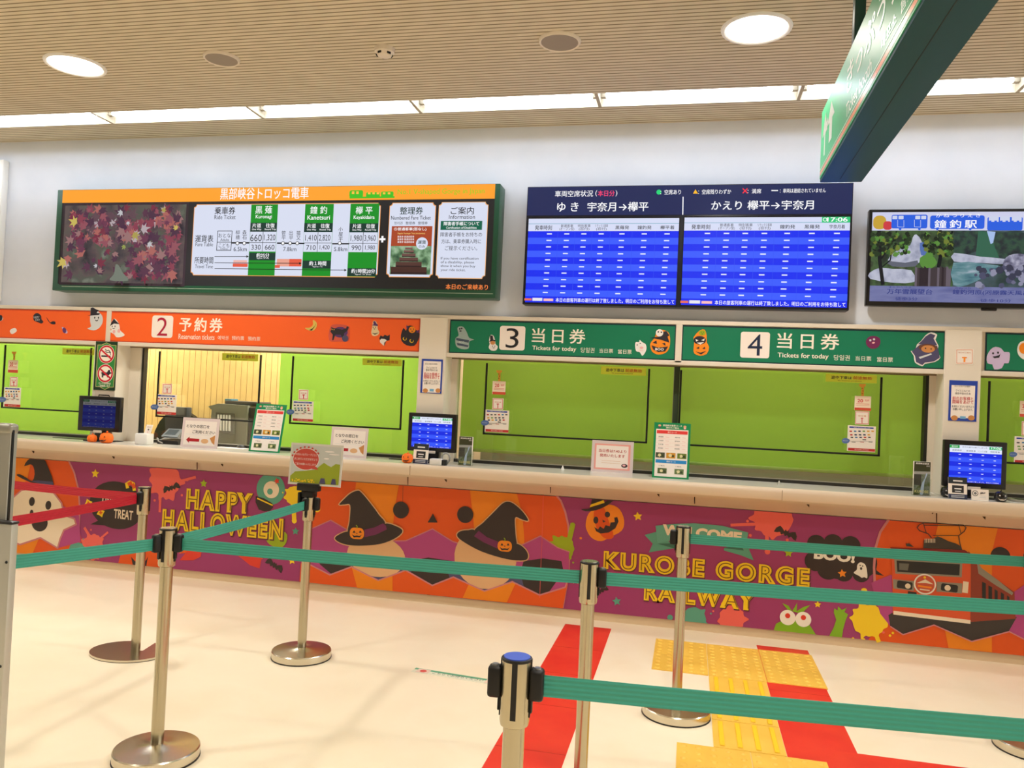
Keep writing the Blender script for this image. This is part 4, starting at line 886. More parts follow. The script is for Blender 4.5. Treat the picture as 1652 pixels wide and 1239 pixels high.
sticker('snowman_sticker', 'white snowman sticker with black hat beside the number 3 plate', 'sticker', [(789, 550), (791, 541), (796, 541.5), (799, 550), (799.5, 555), (803, 559), (800.5, 565), (793, 565.5), (788.5, 561), (790, 555)], SKW, d)
def d(a): a.k = 2; a.circ((1028, 556.5), 1, INK); a.circ((1033, 554), 1, INK); a.ell((1035, 561), 3, 2, SPK); a.text('boo', (1035, 565), SPK, h=3, w=6)
sticker('ghost_sticker', 'small white ghost sticker with pointed tail left of a hatted pumpkin sticker', 'sticker', [(1025, 553), (1031, 552), (1032, 548.5), (1036, 552), (1042, 556), (1042.5, 565), (1036.5, 574), (1032, 568), (1026, 566)], SKW, d)
def d(a):
    a.k = 2; a.poly([(1048, 545), (1056, 544), (1064, 543), (1067, 536), (1075, 534), (1080, 541), (1077, 543), (1080, 553), (1066, 548)], INK); a.circ((1064, 537), 6, SKW); a.k = 3; a.circ((1062, 535.5), 1.3, INK); a.circ((1067, 536), 1.3, INK)
    a.poly([(1053, 553), (1059, 549), (1060, 555)], INK); a.poly([(1068, 554), (1073, 553), (1074, 558)], INK); a.poly([(1051, 557), (1062, 561), (1078, 559), (1073, 567), (1062, 568), (1054, 564)], INK); a.k = 4; a.text('BOO', (1064, 563.5), SKW, h=4, w=14, bold=.03)
sticker('pumpkin_sticker', 'orange pumpkin sticker with black hat and white ghost on a green sign', 'sticker', [(1049, 555), (1056, 545), (1060, 534), (1068, 532), (1078, 536), (1081, 546), (1080, 560), (1074, 569), (1062, 572), (1052, 567)], PMK, d)
def d(a):
    a.k = 2; a.ell((1133, 537), 5.5, 4.5, LIM); a.ell((1129, 549), 10, 7, INK); a.k = 3; face(a, 1133, 536, .6)
    a.poly([(1122, 547), (1127, 549), (1123, 551)], SKW); a.poly([(1131, 549), (1137, 546), (1136, 550)], SKW); a.poly([(1124, 553), (1136, 552), (1130, 556)], SKW); a.poly([(1123, 562), (1128, 559), (1128, 563)], INK); a.poly([(1133, 563), (1137, 559), (1138, 563)], INK); a.poly([(1122, 567), (1130, 569), (1140, 566), (1131, 572)], INK)
sticker('pumpkin_sticker', 'sticker of three stacked jack-o-lantern faces on a green sign', 'sticker', [(1119, 562), (1120, 552), (1119, 544), (1129, 533), (1137, 532), (1140, 541), (1140, 552), (1144, 560), (1140, 571), (1129, 574), (1120, 570)], PMK, d, sm=2)
def d(a): a.k = 2; a.circ((1404, 549), 1.8, GRY); a.circ((1410, 547.5), 1.8, GRY); a.ell((1409, 553), 2.4, 1.5, SPK, .3)
sticker('monster_sticker', 'round plum-coloured monster face sticker on the sign numbered 4', 'sticker', [(1397, 550), (1402, 543.5), (1411, 542), (1419, 546), (1420, 554), (1415, 561), (1406, 562.5), (1399, 558)], pm((112, 36, 84), .5), d)
def d(a):
    a.k = 2; a.poly([(1481, 555), (1486, 551), (1493, 543), (1501, 538), (1509, 541), (1506, 546), (1509, 552), (1512, 557), (1497, 558)], NAV); a.poly([(1478, 561), (1484, 556), (1512, 558), (1514, 566), (1516, 577), (1507, 583), (1492, 585), (1488, 589), (1478, 584), (1476, 574), (1471, 567)], NAV); a.k = 3; a.ell((1497, 561), 15, 6.5, pm((110, 66, 48), .5)); a.k = 4; a.ell((1497, 563), 11, 6.5, TAN2); a.k = 5; a.circ((1493, 562), 1.2, INK); a.circ((1502, 563), 1.2, INK); a.poly([(1482, 576), (1502, 570), (1503, 572), (1484, 579)], GRY)
sticker('witch_sticker', 'little witch sticker with navy hat and cape on a green sign', 'sticker', [(1469, 566), (1476, 566), (1479, 556), (1486, 550), (1493, 541), (1502, 536), (1512, 540), (1509, 548), (1514, 558), (1512, 567), (1517, 577), (1508, 584), (1492, 587), (1488, 591), (1476, 585), (1474, 574)], SKW, d, sm=2)
def d(a): a.k = 2; a.ell((1602, 570), 1.6, 2, INK); a.ell((1610, 569), 1.6, 2, INK); a.poly([(1601, 575), (1606, 574.5), (1612, 573), (1614, 570), (1612, 577), (1604, 578)], INK)
sticker('ghost_sticker', 'lilac ghost sticker with ragged hem on the sign at the right edge', 'sticker', [(1592, 575), (1598, 564), (1606, 559.5), (1615, 562), (1620, 568), (1628, 568), (1629, 575), (1627, 586), (1620, 586), (1616, 594), (1604, 596), (1601, 588), (1593, 586)], LAV, d, sm=2)
def d(a): a.k = 2; a.ell((1652, 562), 8, 10, PMK)
sticker('candy_sticker', 'orange and white sticker cut off by the right edge, beside the lilac ghost', 'sticker', [(1641, 563), (1646, 552), (1660, 550), (1670, 565), (1655, 580), (1644, 574)], SKW, d)

# ================================================================ NOTICES ON PILLARS
def notice(name, label, cat, r, Y, t, m, group=None):
    """flat sheet hung at y=Y; returns the thing and an Art for its face"""
    x0, z0, x1, z1 = r
    T = thing(name, label, cat, ((x0+x1)/2, Y, z0), group)
    f = MB(); f.box(x0, Y-t, z0, x1, Y, z1, m); sh = f.build('sheet', T, smooth=False)
    return sh, Art(Y=Y-t, eps=.0005)
NB, NR = pm((40, 70, 170), .5), pm((206, 30, 50), .5)
def distance(label, l, t, r, b, dx):
    R4 = rect(l, t, r, b, YF-.012); T, a = notice('distance_notice', label, 'notice', R4, YF-.0125, .003, NB)
    cx, cy = (l+r)/2, (t+b)/2; w = r-l; h = b-t
    a.box((cx, cy+.02*h), w*.84, h*.88, M_PAPER); a.k = 2
    for yy, s_, m, hh, ww in ((-.36, '窓口にお並びのお客様へ', INK, 3, .6), (-.25, 'ウイルスなどの', INK, 4.2, .5), (-.18, '感染予防のため', INK, 4.2, .55), (-.06, '前のお客様と', NR, 6.5, .74), (.03, '間隔をあけて', NR, 6.5, .74), (.14, 'お待ちくださいますよう', INK, 4.4, .78), (.21, 'お願い申し上げます。', INK, 4.4, .72)):
        a.text(s_, (cx, cy+yy*h), m, h=hh*h/68, w=ww*w, bold=.008 if m is NR else .002)
    a.box((cx, cy+.41*h), w*.2, h*.07, pm((120, 180, 220), .5)); a.ell((cx-.3*w, cy+.42*h), w*.12, w*.1, TAN2); a.ell((cx+.3*w, cy+.42*h), w*.12, w*.1, TAN2); a.build('print', T)
distance('blue-bordered distancing notice on the pillar between windows 2 and 3', 679.5, 579.5, 713.5, 634.5, 0)
distance('blue-bordered distancing notice on the pillar at the right, above the lit monitor', 1530.5, 614, 1576, 679.5, 0)
T, a = notice('small_notice', 'small orange-framed notice high on the right-hand pillar', 'notice', rect(1542, 563, 1570, 588, YF-.012), YF-.0125, .002, M_PAPER)
a.line([(1543.5, 564.5), (1568.5, 564.5), (1568.5, 586), (1543.5, 586)], .8, pm((230, 140, 80)), True); a.text('窓口のご案内', (1556, 569), TAN2, h=2.6, w=20); a.box((1556, 580), 3, 9, PMK); a.box((1556, 577), 8, 2, PMK); a.build('print', T)
# no smoking / no dogs sign
R4 = rect(153.5, 551, 188, 629.5, YF-.004)
T, a = notice('prohibition_sign', 'green no-smoking and no-dogs sign on the left pillar', 'sign', R4, YF-.0045, .006, pm((28, 60, 40), .4))
GI = pm((52, 136, 64), .4); BOR = pm((200, 190, 120), .4)
a.k = 1; a.poly([(157.5, 556), (164, 556), (172, 552.5), (180, 556.5), (188, 557), (183.5, 625), (177, 625), (169, 629), (161, 624.5), (154, 624)], BOR); a.k = 2; a.poly([(158.5, 557), (164.5, 557), (172, 553.5), (180, 557.5), (187, 558), (182.7, 624), (176.5, 624), (169, 628), (161.5, 623.5), (155, 623)], GI)
for cx, cy in ((172, 571.5), (170, 602.5)):
    a.k = 3; a.circ((cx, cy), 13, SW); a.k = 4; a.circ((cx, cy), 12.4, NR); a.k = 5; a.circ((cx, cy), 10, SW)
a.k = 6; a.line([(164.5, 574.5), (178, 575)], 2.2, INK); a.line([(170, 563), (173, 566), (176, 565), (179, 569)], 1, INK); a.line([(170, 566), (173, 569), (177, 568), (179, 572)], 1, INK)
a.poly([(163.5, 601), (166, 600), (173, 601), (175, 597), (178.5, 597), (178, 600), (181, 602), (177, 604), (175, 606), (176, 609), (173.5, 609), (172, 605.5), (167, 606), (167, 609), (164.5, 609), (164.5, 604)], INK)
a.k = 7; a.line([(163.5, 564), (180, 579)], 2.4, NR); a.line([(162, 595), (178, 610)], 2.4, NR); a.text('ペットの同伴は', (169, 618.5), SW, h=3, w=20, bold=.02); a.text('ご遠慮願います', (168.5, 622.5), SW, h=3, w=18, bold=.02); a.build('print', T)
T, a = notice('mesh_holder', 'small wire hook plate on the left pillar below the green sign', 'holder', rect(152.5, 631, 184.5, 662, YF-.004), YF-.0045, .002, pm((222, 206, 186), .5))
a.line([(159, 641), (160, 637), (176, 638), (177, 642)], 1.4, M_BLACK); a.build('wire', T)

# ================================================================ SCREEN PANELS AND NOTICES ON THE WINDOWS
YA = 5.93
M_TRIM = pm((18, 20, 20), .4)
KA = YA/5.88
def hanging(label, x0, x1, z0=1.29, z1=1.822):
    x0, x1 = x0*KA, x1*KA; z0, z1 = H+(z0-H)*KA, H+(z1-H)*KA
    t = thing('clear_screen', label, 'screen', ((x0+x1)/2, YA, z0), 'clear screens with black edging')
    f = MB(); f.box(x0, YA, z0, x1, YA+.003, z1, M_ACRYL); f.build('sheet', t, smooth=False)
    for x in (x0, x1): f = MB(); f.box(x-.007, YA-.004, z0-.006, x+.007, YA+.007, z1, M_TRIM, .002); f.build('side_edging', t)
    f = MB(); f.box(x0-.007, YA-.004, z0-.007, x1+.007, YA+.007, z0+.006, M_TRIM, .002); f.build('bottom_edging', t)
    return t
hanging('clear black-edged screen in the far-left window', -5.852, -4.98, 1.285, 1.83)
hanging('clear black-edged screen in front of the wood-slatted wall under the sign numbered 2', -4.32, -3.393, 1.284)
hanging('clear black-edged screen before the bright lime blind right of the wood-slatted opening', -3.109, -2.178, 1.288)
hanging('clear black-edged screen in the window under the sign numbered 3', -1.512, -.301)
hanging('clear black-edged screen in the window under the sign numbered 4', -.075, 1.26)
hanging('clear black-edged screen in the window at the right edge', 1.925, 3.1)
YN = YA-.0005
YLW = pm((214, 226, 66), .5)
WL = ('in the far-left window', 'in the wood-slatted window', 'on the bright lime window', 'left of the dark mullion', 'left of the right-hand pillar', 'at the right edge')
def strip(i, l, t, r, b):
    T, a = notice('stopover_notice', 'yellow strip notice '+WL[i], 'notice', rect(l, t, r, b, YN), YN, .002, YLW, 'yellow strip notices on the windows'); w, h = r-l, b-t; cx, cy = (l+r)/2, (t+b)/2
    a.text('途中下車は', (cx-.19*w, cy-.1*h), INK, h=.42*h, w=.4*w, bold=.015); a.text('前途無効', (cx+.22*w, cy-.04*h), pm((190, 80, 40), .5), h=.42*h, w=.36*w, bold=.02); a.text('No stopovers are allowed', (cx-.03*w, cy+.32*h), INK, h=.16*h, w=.46*w); a.build('print', T)
strip(0, 101, 562.5, 154, 572.5); strip(1, 358.5, 570.5, 416.5, 582); strip(2, 585, 579, 648.5, 590); strip(3, 969.5, 592, 1042.5, 605); strip(4, 1332, 604, 1414.5, 617)
PAY_C = [pm(c, .5) for c in ((60, 70, 100), (200, 60, 50), (70, 130, 180), (230, 170, 60), (90, 90, 90), (120, 170, 90))]
def payment(i, l, t, r, b, bub):
    w, h = r-l, b-t; cx, cy = (l+r)/2, (t+b)/2
    T, a = notice('payment_notice', 'white payment methods sheet with red foot '+WL[i], 'notice', rect(l, t, r, b, YN), YN, .0015, M_PAPER, 'payment sheets on the windows')
    a.box((cx, cy-.43*h), .86*w, .06*h, NB); a.box((cx, cy+.43*h), .96*w, .11*h, pm((200, 50, 48), .5)); a.k = 2; a.text('現金でもお支払いいただけます', (cx, cy+.43*h), SW, h=.05*h, w=.5*w); a.text('ご利用いただけるお支払い方法', (cx, cy-.43*h), SW, h=.04*h, w=.6*w); R = random.Random(i)
    for j, yy in enumerate((-.29, -.15, -.05)):
        for k in range(5+(j == 0)): a.box((l+w*(.12+.155*k+.02*j), cy+yy*h), .09*w, .055*h, R.choice(PAY_C), 0, .01*w)
    a.box((cx+.1*w, cy+.04*h), .13*w, .04*h, PAY_C[4]); a.line([(l+.1*w, cy+.09*h), (r-.1*w, cy+.1*h)], .01*h, PAY_C[4])
    for k in range(3): a.box((l+w*(.22+.3*k), cy+.13*h), .14*w, .02*h, PAY_C[(4, 1, 4)[k]])
    a.build('print', T)
    bx, by = bub; T2 = sticker('speech_bubble', 'small blue oval bubble stuck beside the payment sheet '+WL[i], 'sticker', [(bx-6, by), (bx-3, by-3.8), (bx+3, by-3.8), (bx+7, by-1), (bx+5, by+3), (bx, by+4.5), (bx-4, by+3.5)], pm((90, 120, 180), .5), lambda a: (a.__setattr__('k', 2), a.text('使えます', (bx, by), GRY, h=2, w=8)), Y=YN-.003); T2['group'] = 'blue bubbles beside the payment sheets'
payment(0, 6.5, 625, 33.5, 656.5, (3, 644.5)); payment(1, 252.5, 636.5, 284.5, 669, (249, 656.5)); payment(2, 471.5, 647, 505.5, 680, (468, 664.5)); payment(3, 782.5, 661.5, 821, 697.5, (782, 682)); payment(4, 1367, 687, 1412.5, 728.5, (1364, 711)); payment(5, 1636, 705, 1690, 748.5, (1634, 733))
def smallcard(i, l, t, r, b):
    w, h = r-l, b-t; cx, cy = (l+r)/2, (t+b)/2
    T, a = notice('small_card', 'small red-framed card above the payment sheet '+WL[i], 'card', rect(l, t, r, b, YN), YN, .0015, M_PAPER, 'small red-framed cards on the windows')
    a.line([(l+1.2, t+1.2), (r-1.2, t+1.4), (r-1.4, b-1.2), (l+1, b-1.4)], .9, pm((226, 120, 110), .5), True); a.text('領収書', (cx, cy-.15*h), TAN2, h=.12*h, w=.6*w); a.line([(cx, cy), (cx, b-2.4)], 1.2, NR); a.line([(cx-1.8, cy+.02*h), (cx+1.8, cy+.02*h)], 1, NR); a.build('print', T)
smallcard(0, 16, 608, 28.5, 624); smallcard(1, 262, 619, 277.5, 635.5); smallcard(2, 482, 628.5, 497.5, 645); smallcard(3, 794.5, 642.5, 812, 660.5); smallcard(4, 1379.5, 663.5, 1402, 685); smallcard(5, 1648, 680, 1668, 703)
def coupon(i, l, t, r, b, tx, ty0, col):
    w, h = r-l, b-t; cx, cy = (l+r)/2, (t+b)/2
    T, a = notice('coupon_notice', 'red and white discount card hung under an orange figure '+WL[i], 'notice', rect(l, t, r, b, YN), YN, .0015, pm((246, 226, 204), .5), 'discount cards on the windows')
    a.box((cx, cy+.4*h), w, .2*h, pm((214, 84, 62), .5)); a.text('20', (cx-.15*w, cy-.18*h), NR, h=.26*h, w=.34*w, bold=.02); a.text('%OFF', (cx+.27*w, cy-.2*h), NR, h=.14*h, w=.26*w); a.box((cx, cy+.04*h), .8*w, .04*h, pm((220, 130, 110))); a.box((cx, cy+.14*h), .8*w, .03*h, pm((220, 150, 130))); a.build('print', T)
    f = Art(Y=YN, eps=.001); f.poly([(tx-5*col, ty0), (tx+4.5*col, ty0), (tx+4*col, ty0+3*col), (tx+2*col, ty0+4*col), (tx+1.8*col, t), (tx-1.8*col, t), (tx-1.6*col, ty0+4*col), (tx-3.5*col, ty0+4*col)], pm((226, 160, 60), .5)); f.k = 2
    for q in range(3): f.circ((tx+(q % 2-.5)*1.2, ty0+(6+q*3.4)*col), .8, pm((120, 90, 40))); 
    f.build('figure_tag', T)
coupon(0, 13, 581, 29, 601, 23, 567.5, .85); coupon(3, 794.5, 615, 815.5, 636.5, 805.5, 597.5, 1); coupon(4, 1378.5, 639, 1405, 662.5, 1391.5, 619.5, 1.2); coupon(5, 1645, 647, 1668, 673, 1660, 622, 1.2)

# ================================================================ ON THE COUNTER
def foot(px, py, Y=None):
    p = onZ(px, py, ZT)
    if Y is None and p.y > 5.9: Y = 5.9
    return Vector((onY(px, py, Y).x, Y, ZT)) if Y else p
def monitor(label, l, t, r, b, Y, lit, tilt=0):
    x0, z0, x1, z1 = rect(l, t, r, b, Y); cx = (x0+x1)/2; w, h = x1-x0, z1-z0
    T = thing('monitor', label, 'monitor', (cx, Y, ZT))
    bz = pm((26, 24, 24), .35)
    f = MB(); f.box(x0, Y, z0, x1, Y+.045, z1, bz, .006); f.box(x0+.04, Y+.045, z0+.05, x1-.04, Y+.07, z1-.05, bz, .01); cs = f.build('casing', T)
    f = MB(); f.box(cx-.05, Y+.025, ZT+.01, cx+.05, Y+.05, z0+.1, bz, .005); f.build('stand_neck', T)
    f = MB(); f.box(cx-.12, Y-.02, ZT, cx+.12, Y+.07, ZT+.012, bz, .004); f.build('stand_foot', T)
    a = Art(O=(0, Y, 0), eps=.0006); e = 1 if lit else .12
    C = lambda c: gl(c, e)
    bw = .03 if lit else .035
    X0, X1_, Z0, Z1 = x0+bw*w/.35, x1-bw*w/.35, z0+.035*h/.32, z1-.032*h/.32; W_, H_ = X1_-X0, Z1-Z0
    if not lit: X0 += .005
    a.r4(X0, Z0, X1_, Z1, C((20, 44, 226))); a.k = 2
    a.r4(X0, Z1-.2*H_, X1_, Z1, C((226, 232, 250)) if lit else gl((160, 160, 160), .35)); a.k = 3
    a.r4(X0, Z1-.085*H_, X0+.19*W_, Z1-.005*H_, C((30, 160, 70))); a.r4(X1_-.24*W_, Z1-.09*H_, X1_, Z1-.015*H_, C((40, 180, 110)))
    for i in range(6):
        zz = Z1-(.2+.125*(i+1))*H_
        a.k = 2
        if i % 2: a.r4(X0, zz, X1_, zz+.125*H_, C((52, 86, 250)))
        a.k = 3
        for u in (.2, .41, .64, .87): a.box((X0+u*W_, zz+.07*H_), .045*W_, .016*H_, C((230, 236, 255)))
    a.k = 4; a.text('案内中', (X0+.095*W_, Z1-.045*H_), C((240, 250, 240)), h=.05*H_, w=.12*W_); a.text('17:06', (X1_-.11*W_, Z1-.05*H_), C((240, 250, 240)), h=.055*H_, w=.19*W_, bold=.02)
    ink = C((40, 46, 70)); a.text('本日の運行は終了しました', (X0+.48*W_, Z1-.05*H_), ink, h=.035*H_, w=.48*W_)
    for u, s_ in ((.14, '発車時刻'), (.41, '普通客車'), (.63, 'リラックス客車'), (.87, '特別客車')): a.text(s_, (X0+u*W_, Z1-.145*H_), ink, h=.045*H_, w=.18*W_)
    a.text('本日の旅客列車の運行は終了致しました。明日のご利用を', (X0+.5*W_, Z0+.025*H_), C((235, 240, 255)), h=.035*H_, w=.92*W_)
    a.build('screen_picture', cs)
    f = MB(); f.box(cx-.04, Y-.006, z0-.012, cx+.035, Y+.004, z0+.008, M_CREAM, .002); f.build('label_tab', cs)
    return T
monitor('dimmed dark monitor at the left pillar above two orange pumpkins', 126, 639.5, 193, 696, 5.685, False)
monitor('lit blue timetable monitor at the pillar between windows 2 and 3', 658, 667, 735.5, 729, 5.69, True)
monitor('lit blue timetable monitor at the right-hand pillar', 1522.5, 711.5, 1624.5, 787.5, 5.68, True)
def pumpkin(label, px, py, w, h, m, ink, smile=True, grp='little jack-o-lanterns on the counter', yy=None):
    p = foot(px, py, yy)
    s = pxm(px, py, p.y); r = w*s/2; hh = h*s
    T = thing('toy_pumpkin', label, 'pumpkin', p, grp)
    f = MB(); prof = [(r*.55, 0), (r*.85, hh*.1), (r, hh*.4), (r*.97, hh*.62), (r*.8, hh*.85), (r*.45, hh*.97), (0.0001, hh*.94)]
    vs, fs = [], []; n = 48
    for rr, z in prof:
        for i in range(n):
            an = 2*PI*i/n; q = rr*(1-.05*abs(math.cos(an*4))); vs.append((p.x+q*math.cos(an), p.y+q*math.sin(an), ZT+z))
    for j in range(len(prof)-1):
        for i in range(n): fs.append([j*n+i, j*n+(i+1) % n, (j+1)*n+(i+1) % n, (j+1)*n+i])
    fs.append(list(range(n))[::-1]); f.add(vs, fs, m); f.build('body', T)
    f = MB(); f.tube([(p.x, p.y, ZT+hh*.92), (p.x+r*.02, p.y, ZT+hh*1.03), (p.x+r*.12, p.y, ZT+hh*1.14)], r*.12, m, 8); f.build('stem', T)
    f = MB()
    def bend(pts):
        o = []; o2 = []
        for u, v in pts:
            z = v; rr = r*1.02*(1-.25*max(0, abs(v/hh-.5)-.2)/.3); y = p.y-math.sqrt(max(rr*rr-u*u, 1e-6)); o.append((p.x+u, y-.0005, ZT+z))
        tri = tessellate_polygon([[Vector((u, v, 0)) for u, v in pts]]); f.add(o, [list(t) for t in tri], ink)
    for sx in (-1, 1): bend([(sx*r*.42-.12*r, hh*.58), (sx*r*.42+.12*r, hh*.58), (sx*r*.42, hh*.72)])
    if smile: bend([(-.62*r, hh*.34), (-.3*r, hh*.27), (0, hh*.3), (.35*r, hh*.28), (.64*r, hh*.4), (.45*r, hh*.22), (.1*r, hh*.16), (-.35*r, hh*.17)])
    else: bend([(-.5*r, hh*.3), (.5*r, hh*.3), (.4*r, hh*.22), (-.4*r, hh*.22)])
    f.build('face', T, smooth=False)
OPK, BPK = pm((255, 120, 30), .45), pm((18, 16, 18), .18, 0, .6)
pumpkin('small plain orange pumpkin left of the grinning one, by the dimmed monitor', 148.5, 710, 13.5, 10.5, OPK, pm((220, 90, 20), .5), False, yy=5.61)
pumpkin('larger grinning orange jack-o-lantern in front of the dimmed monitor', 171.5, 711.5, 19, 14.5, OPK, INK, yy=5.60)
pumpkin('orange jack-o-lantern left of the card stand by the middle monitor', 657, 744.5, 17.5, 15, OPK, INK, yy=5.58)
pumpkin('black toy pumpkin half hidden behind the card stand by the right monitor', 1528, 799.5, 22, 20, BPK, SKW, yy=5.645)
pumpkin('shiny black jack-o-lantern with white face right of the business card', 1614, 807.5, 21, 18.5, BPK, SKW, yy=5.57)
# card stands
def easel(name, label, cat, l, t, r, b, py, draw, m, lean=.12, thick=.004, group=None, part='sheet', yy=None):
    """sheet standing on the counter, top leaning back"""
    p = foot((l+r)/2, py, yy); Y = p.y; x0, z0, x1, z1 = rect(l, t, r, b, Y); hgt = (z1-ZT); w = x1-x0
    T = thing(name, label, cat, ((x0+x1)/2, Y, ZT), group)
    B = Vector((0, math.sin(lean), math.cos(lean))); A = Vector((1, 0, 0)); N = A.cross(B)
    O = Vector((x0, Y, ZT)); f = MB(); f.prism([(0, 0), (w, 0), (w, hgt), (0, hgt)], O-N*thick, A, B, N, thick, m); pt_ = f.build(part, T, smooth=False)
    a = Art(O=O, A=A, B=B, eps=.0006); draw(a, w, hgt)
    if a.mb.v: a.build('print', pt_)
    f = MB(); f.prism([(0, 0), (.05, 0), (0, hgt*.55)], O+A*(w*.5-.001)-N*thick, Vector((0, 1, 0)), B, A, .002, m); f.build('back_strut', T, smooth=False)
    return T
def d(a, w, h):
    a.r4(0, h*.7, w, h, pm((40, 48, 56), .5)); a.r4(0, 0, w, h*.22, pm((52, 58, 84), .5)); a.k = 2; a.r4(w*.2, h*.28, w*.82, h*.62, pm((46, 44, 46), .5)); a.k = 3
    a.text('Unazuki Travel', (w*.5, h*.83), SKW, h=.06*h, w=.6*w); a.text('MEMBER', (w*.5, h*.45), SKW, h=.07*h, w=.45*w)
    for v in (.06, .13): a.r4(w*.15, h*v, w*.85, h*(v+.03), GRY)
def dd(a, w, h):
    d(a, w, h)
def stand(label, l, t, r, b, py, yy):
    def d2(a, w, h):
        a.r4(0, h*.7, w, h, pm((40, 48, 56), .5)); a.r4(0, 0, w, h*.22, pm((52, 58, 84), .5)); a.k = 2; a.r4(w*.2, h*.28, w*.82, h*.62, pm((46, 44, 46), .5)); a.k = 3
        a.r4(w*.25, h*.8, w*.75, h*.86, SKW); a.r4(w*.32, h*.44, w*.7, h*.5, SKW); a.r4(w*.35, h*.33, w*.66, h*.37, GRY)
        for v in (.06, .13): a.r4(w*.15, h*v, w*.85, h*(v+.03), GRY)
    return easel('card_stand', label, 'card', l, t, r, b, py, d2, M_PAPER, yy=yy)
stand('white and navy card stand in front of the middle lit monitor', 666.5, 716, 690.5, 745, 746, 5.59)
stand('white and navy card stand in front of the right lit monitor', 1530.5, 770, 1561, 804, 804.5, 5.575)
def d(a, w, h):
    a.ell((w*.22, h*.62), h*.25, h*.25, INK); a.k = 2; a.ell((w*.22, h*.62), h*.2, h*.2, M_PAPER); a.k = 3; a.ell((w*.22, h*.62), h*.12, h*.12, pm((120, 120, 120))); a.text('J&F', (w*.65, h*.66), INK, h=.17*h, w=.32*w, bold=.03); a.r4(w*.5, h*.4, w*.82, h*.44, GRY); a.r4(w*.45, h*.26, w*.85, h*.3, GRY)
easel('business_card', 'white business card reading J&F before the right lit monitor', 'card', 1567.5, 789.5, 1595.5, 806, 807, d, M_PAPER, yy=5.565)
def menu(label, l, t, r, b, py, lean):
    def d(a, w, h):
        a.r4(.06*w, .03*h, .94*w, .88*h, M_PAPER); a.k = 2
        a.text('黒部峡谷散策コース', (w*.5, h*.95), SW, h=.035*h, w=.52*w, bold=.015); a.text('運行のご案内', (w*.5, h*.91), SW, h=.03*h, w=.35*w, bold=.015)
        for u, c in ((.15, NAV), (.84, SPK)): a.ell((u*w, h*.92), .035*w, .025*h, c); a.ell((u*w, h*.945), .04*w, .018*h, TAN)
        a.r4(.08*w, .8*h, .92*w, .86*h, pm((228, 60, 56), .5)); a.r4(.08*w, .27*h, .92*w, .33*h, pm((40, 140, 210), .5)); a.k = 3
        a.text('運行コース', (w*.5, h*.83), SW, h=.03*h, w=.25*w); a.text('運休コース', (w*.5, h*.3), SW, h=.03*h, w=.25*w)
        R = random.Random(5)
        for i in range(4):
            for u, s_ in ((.2, ('黒薙駅', '人喰岩', '万年雪', '名剣温泉')[i]), (.65, ('鐘釣駅', '猿飛峡', '河原露天', '奥鐘橋')[i])):
                a.text(s_, (w*u, h*(.74-.068*i)), pm((90, 80, 84)), h=.024*h, w=.14*w); a.line([(w*(u+.13), h*(.74-.068*i)), (w*(u+.22), h*(.735-.068*i))], .006*h, SPK)
            a.line([(w*.06, h*(.706-.068*i)), (w*.94, h*(.706-.068*i))], .002*h, SPK)
        for u, v, c in ((.2, .41, (74, 80, 56)), (.49, .41, (214, 150, 40)), (.79, .41, (110, 130, 40)), (.27, .13, (90, 104, 60)), (.73, .13, (110, 130, 80))):
            a.k = 3; a.box((w*u, h*v), .25*w, .095*h, pm(c, .5)); a.k = 4; a.splat((w*u-.02*w, h*v), .03*h, pm((230, 220, 170), .5), int(u*100), 7); a.splat((w*u+.06*w, h*v-.01*h), .025*h, pm((60, 70, 40), .5), int(u*77), 7)
        for u in (.25, .7): a.text('ご案内', (w*u, h*.22), pm((90, 80, 84)), h=.022*h, w=.16*w)
    T = easel('course_menu', label, 'menu', l, t, r, b, py, d, pm((20, 140, 84), .4), lean, .003, yy=5.70)
    return T
menu('green-bordered course menu leaning between the two arrow signs', 403, 650, 453, 722, 724, .22)
menu('green-bordered course menu standing between windows 3 and 4', 1053.5, 682, 1113, 770, 771, .1)
def counter_sign(name, label, l, t, r, b, py, draw, inner, yy=None):
    def d(a, w, h): a.r4(.07*w, .08*h, .93*w, .9*h, inner); a.k = 2; draw(a, w, h)
    return easel(name, label, 'sign', l, t, r, b, py, d, pm((224, 206, 204), .35), .1, .004, None, 'acrylic_frame', yy)
def arrow(a, w, h):
    a.text('となりの窓口を', (w*.43, h*.72), INK, h=.11*h, w=.62*w, bold=.012); a.text('ご利用ください', (w*.6, h*.53), INK, h=.11*h, w=.62*w, bold=.012); a.line([(w*.12, h*.44), (w*.85, h*.43)], .008*h, GRY)
    rd = pm((176, 26, 34), .5); a.poly([(w*.14, h*.25), (w*.23, h*.36), (w*.23, h*.3), (w*.5, h*.3), (w*.5, h*.2), (w*.23, h*.2), (w*.23, h*.14)], rd); a.ell((w*.65, h*.23), .1*w, .08*h, TAN); a.poly([(w*.78, h*.34), (w*.92, h*.45), (w*.92, h*.12), (w*.84, h*.2)], TAN2)
for lb, l, t, r, b, py in (('white acrylic sign with red left arrow before the grey ticket printer', 292, 674.5, 351.5, 715, 716), ('white acrylic sign with red left arrow below the bright lime blind', 532.5, 689.5, 592, 732, 734)):
    counter_sign('arrow_sign', lb, l, t, r, b, py, arrow, pm((244, 232, 222), .6), 5.72)
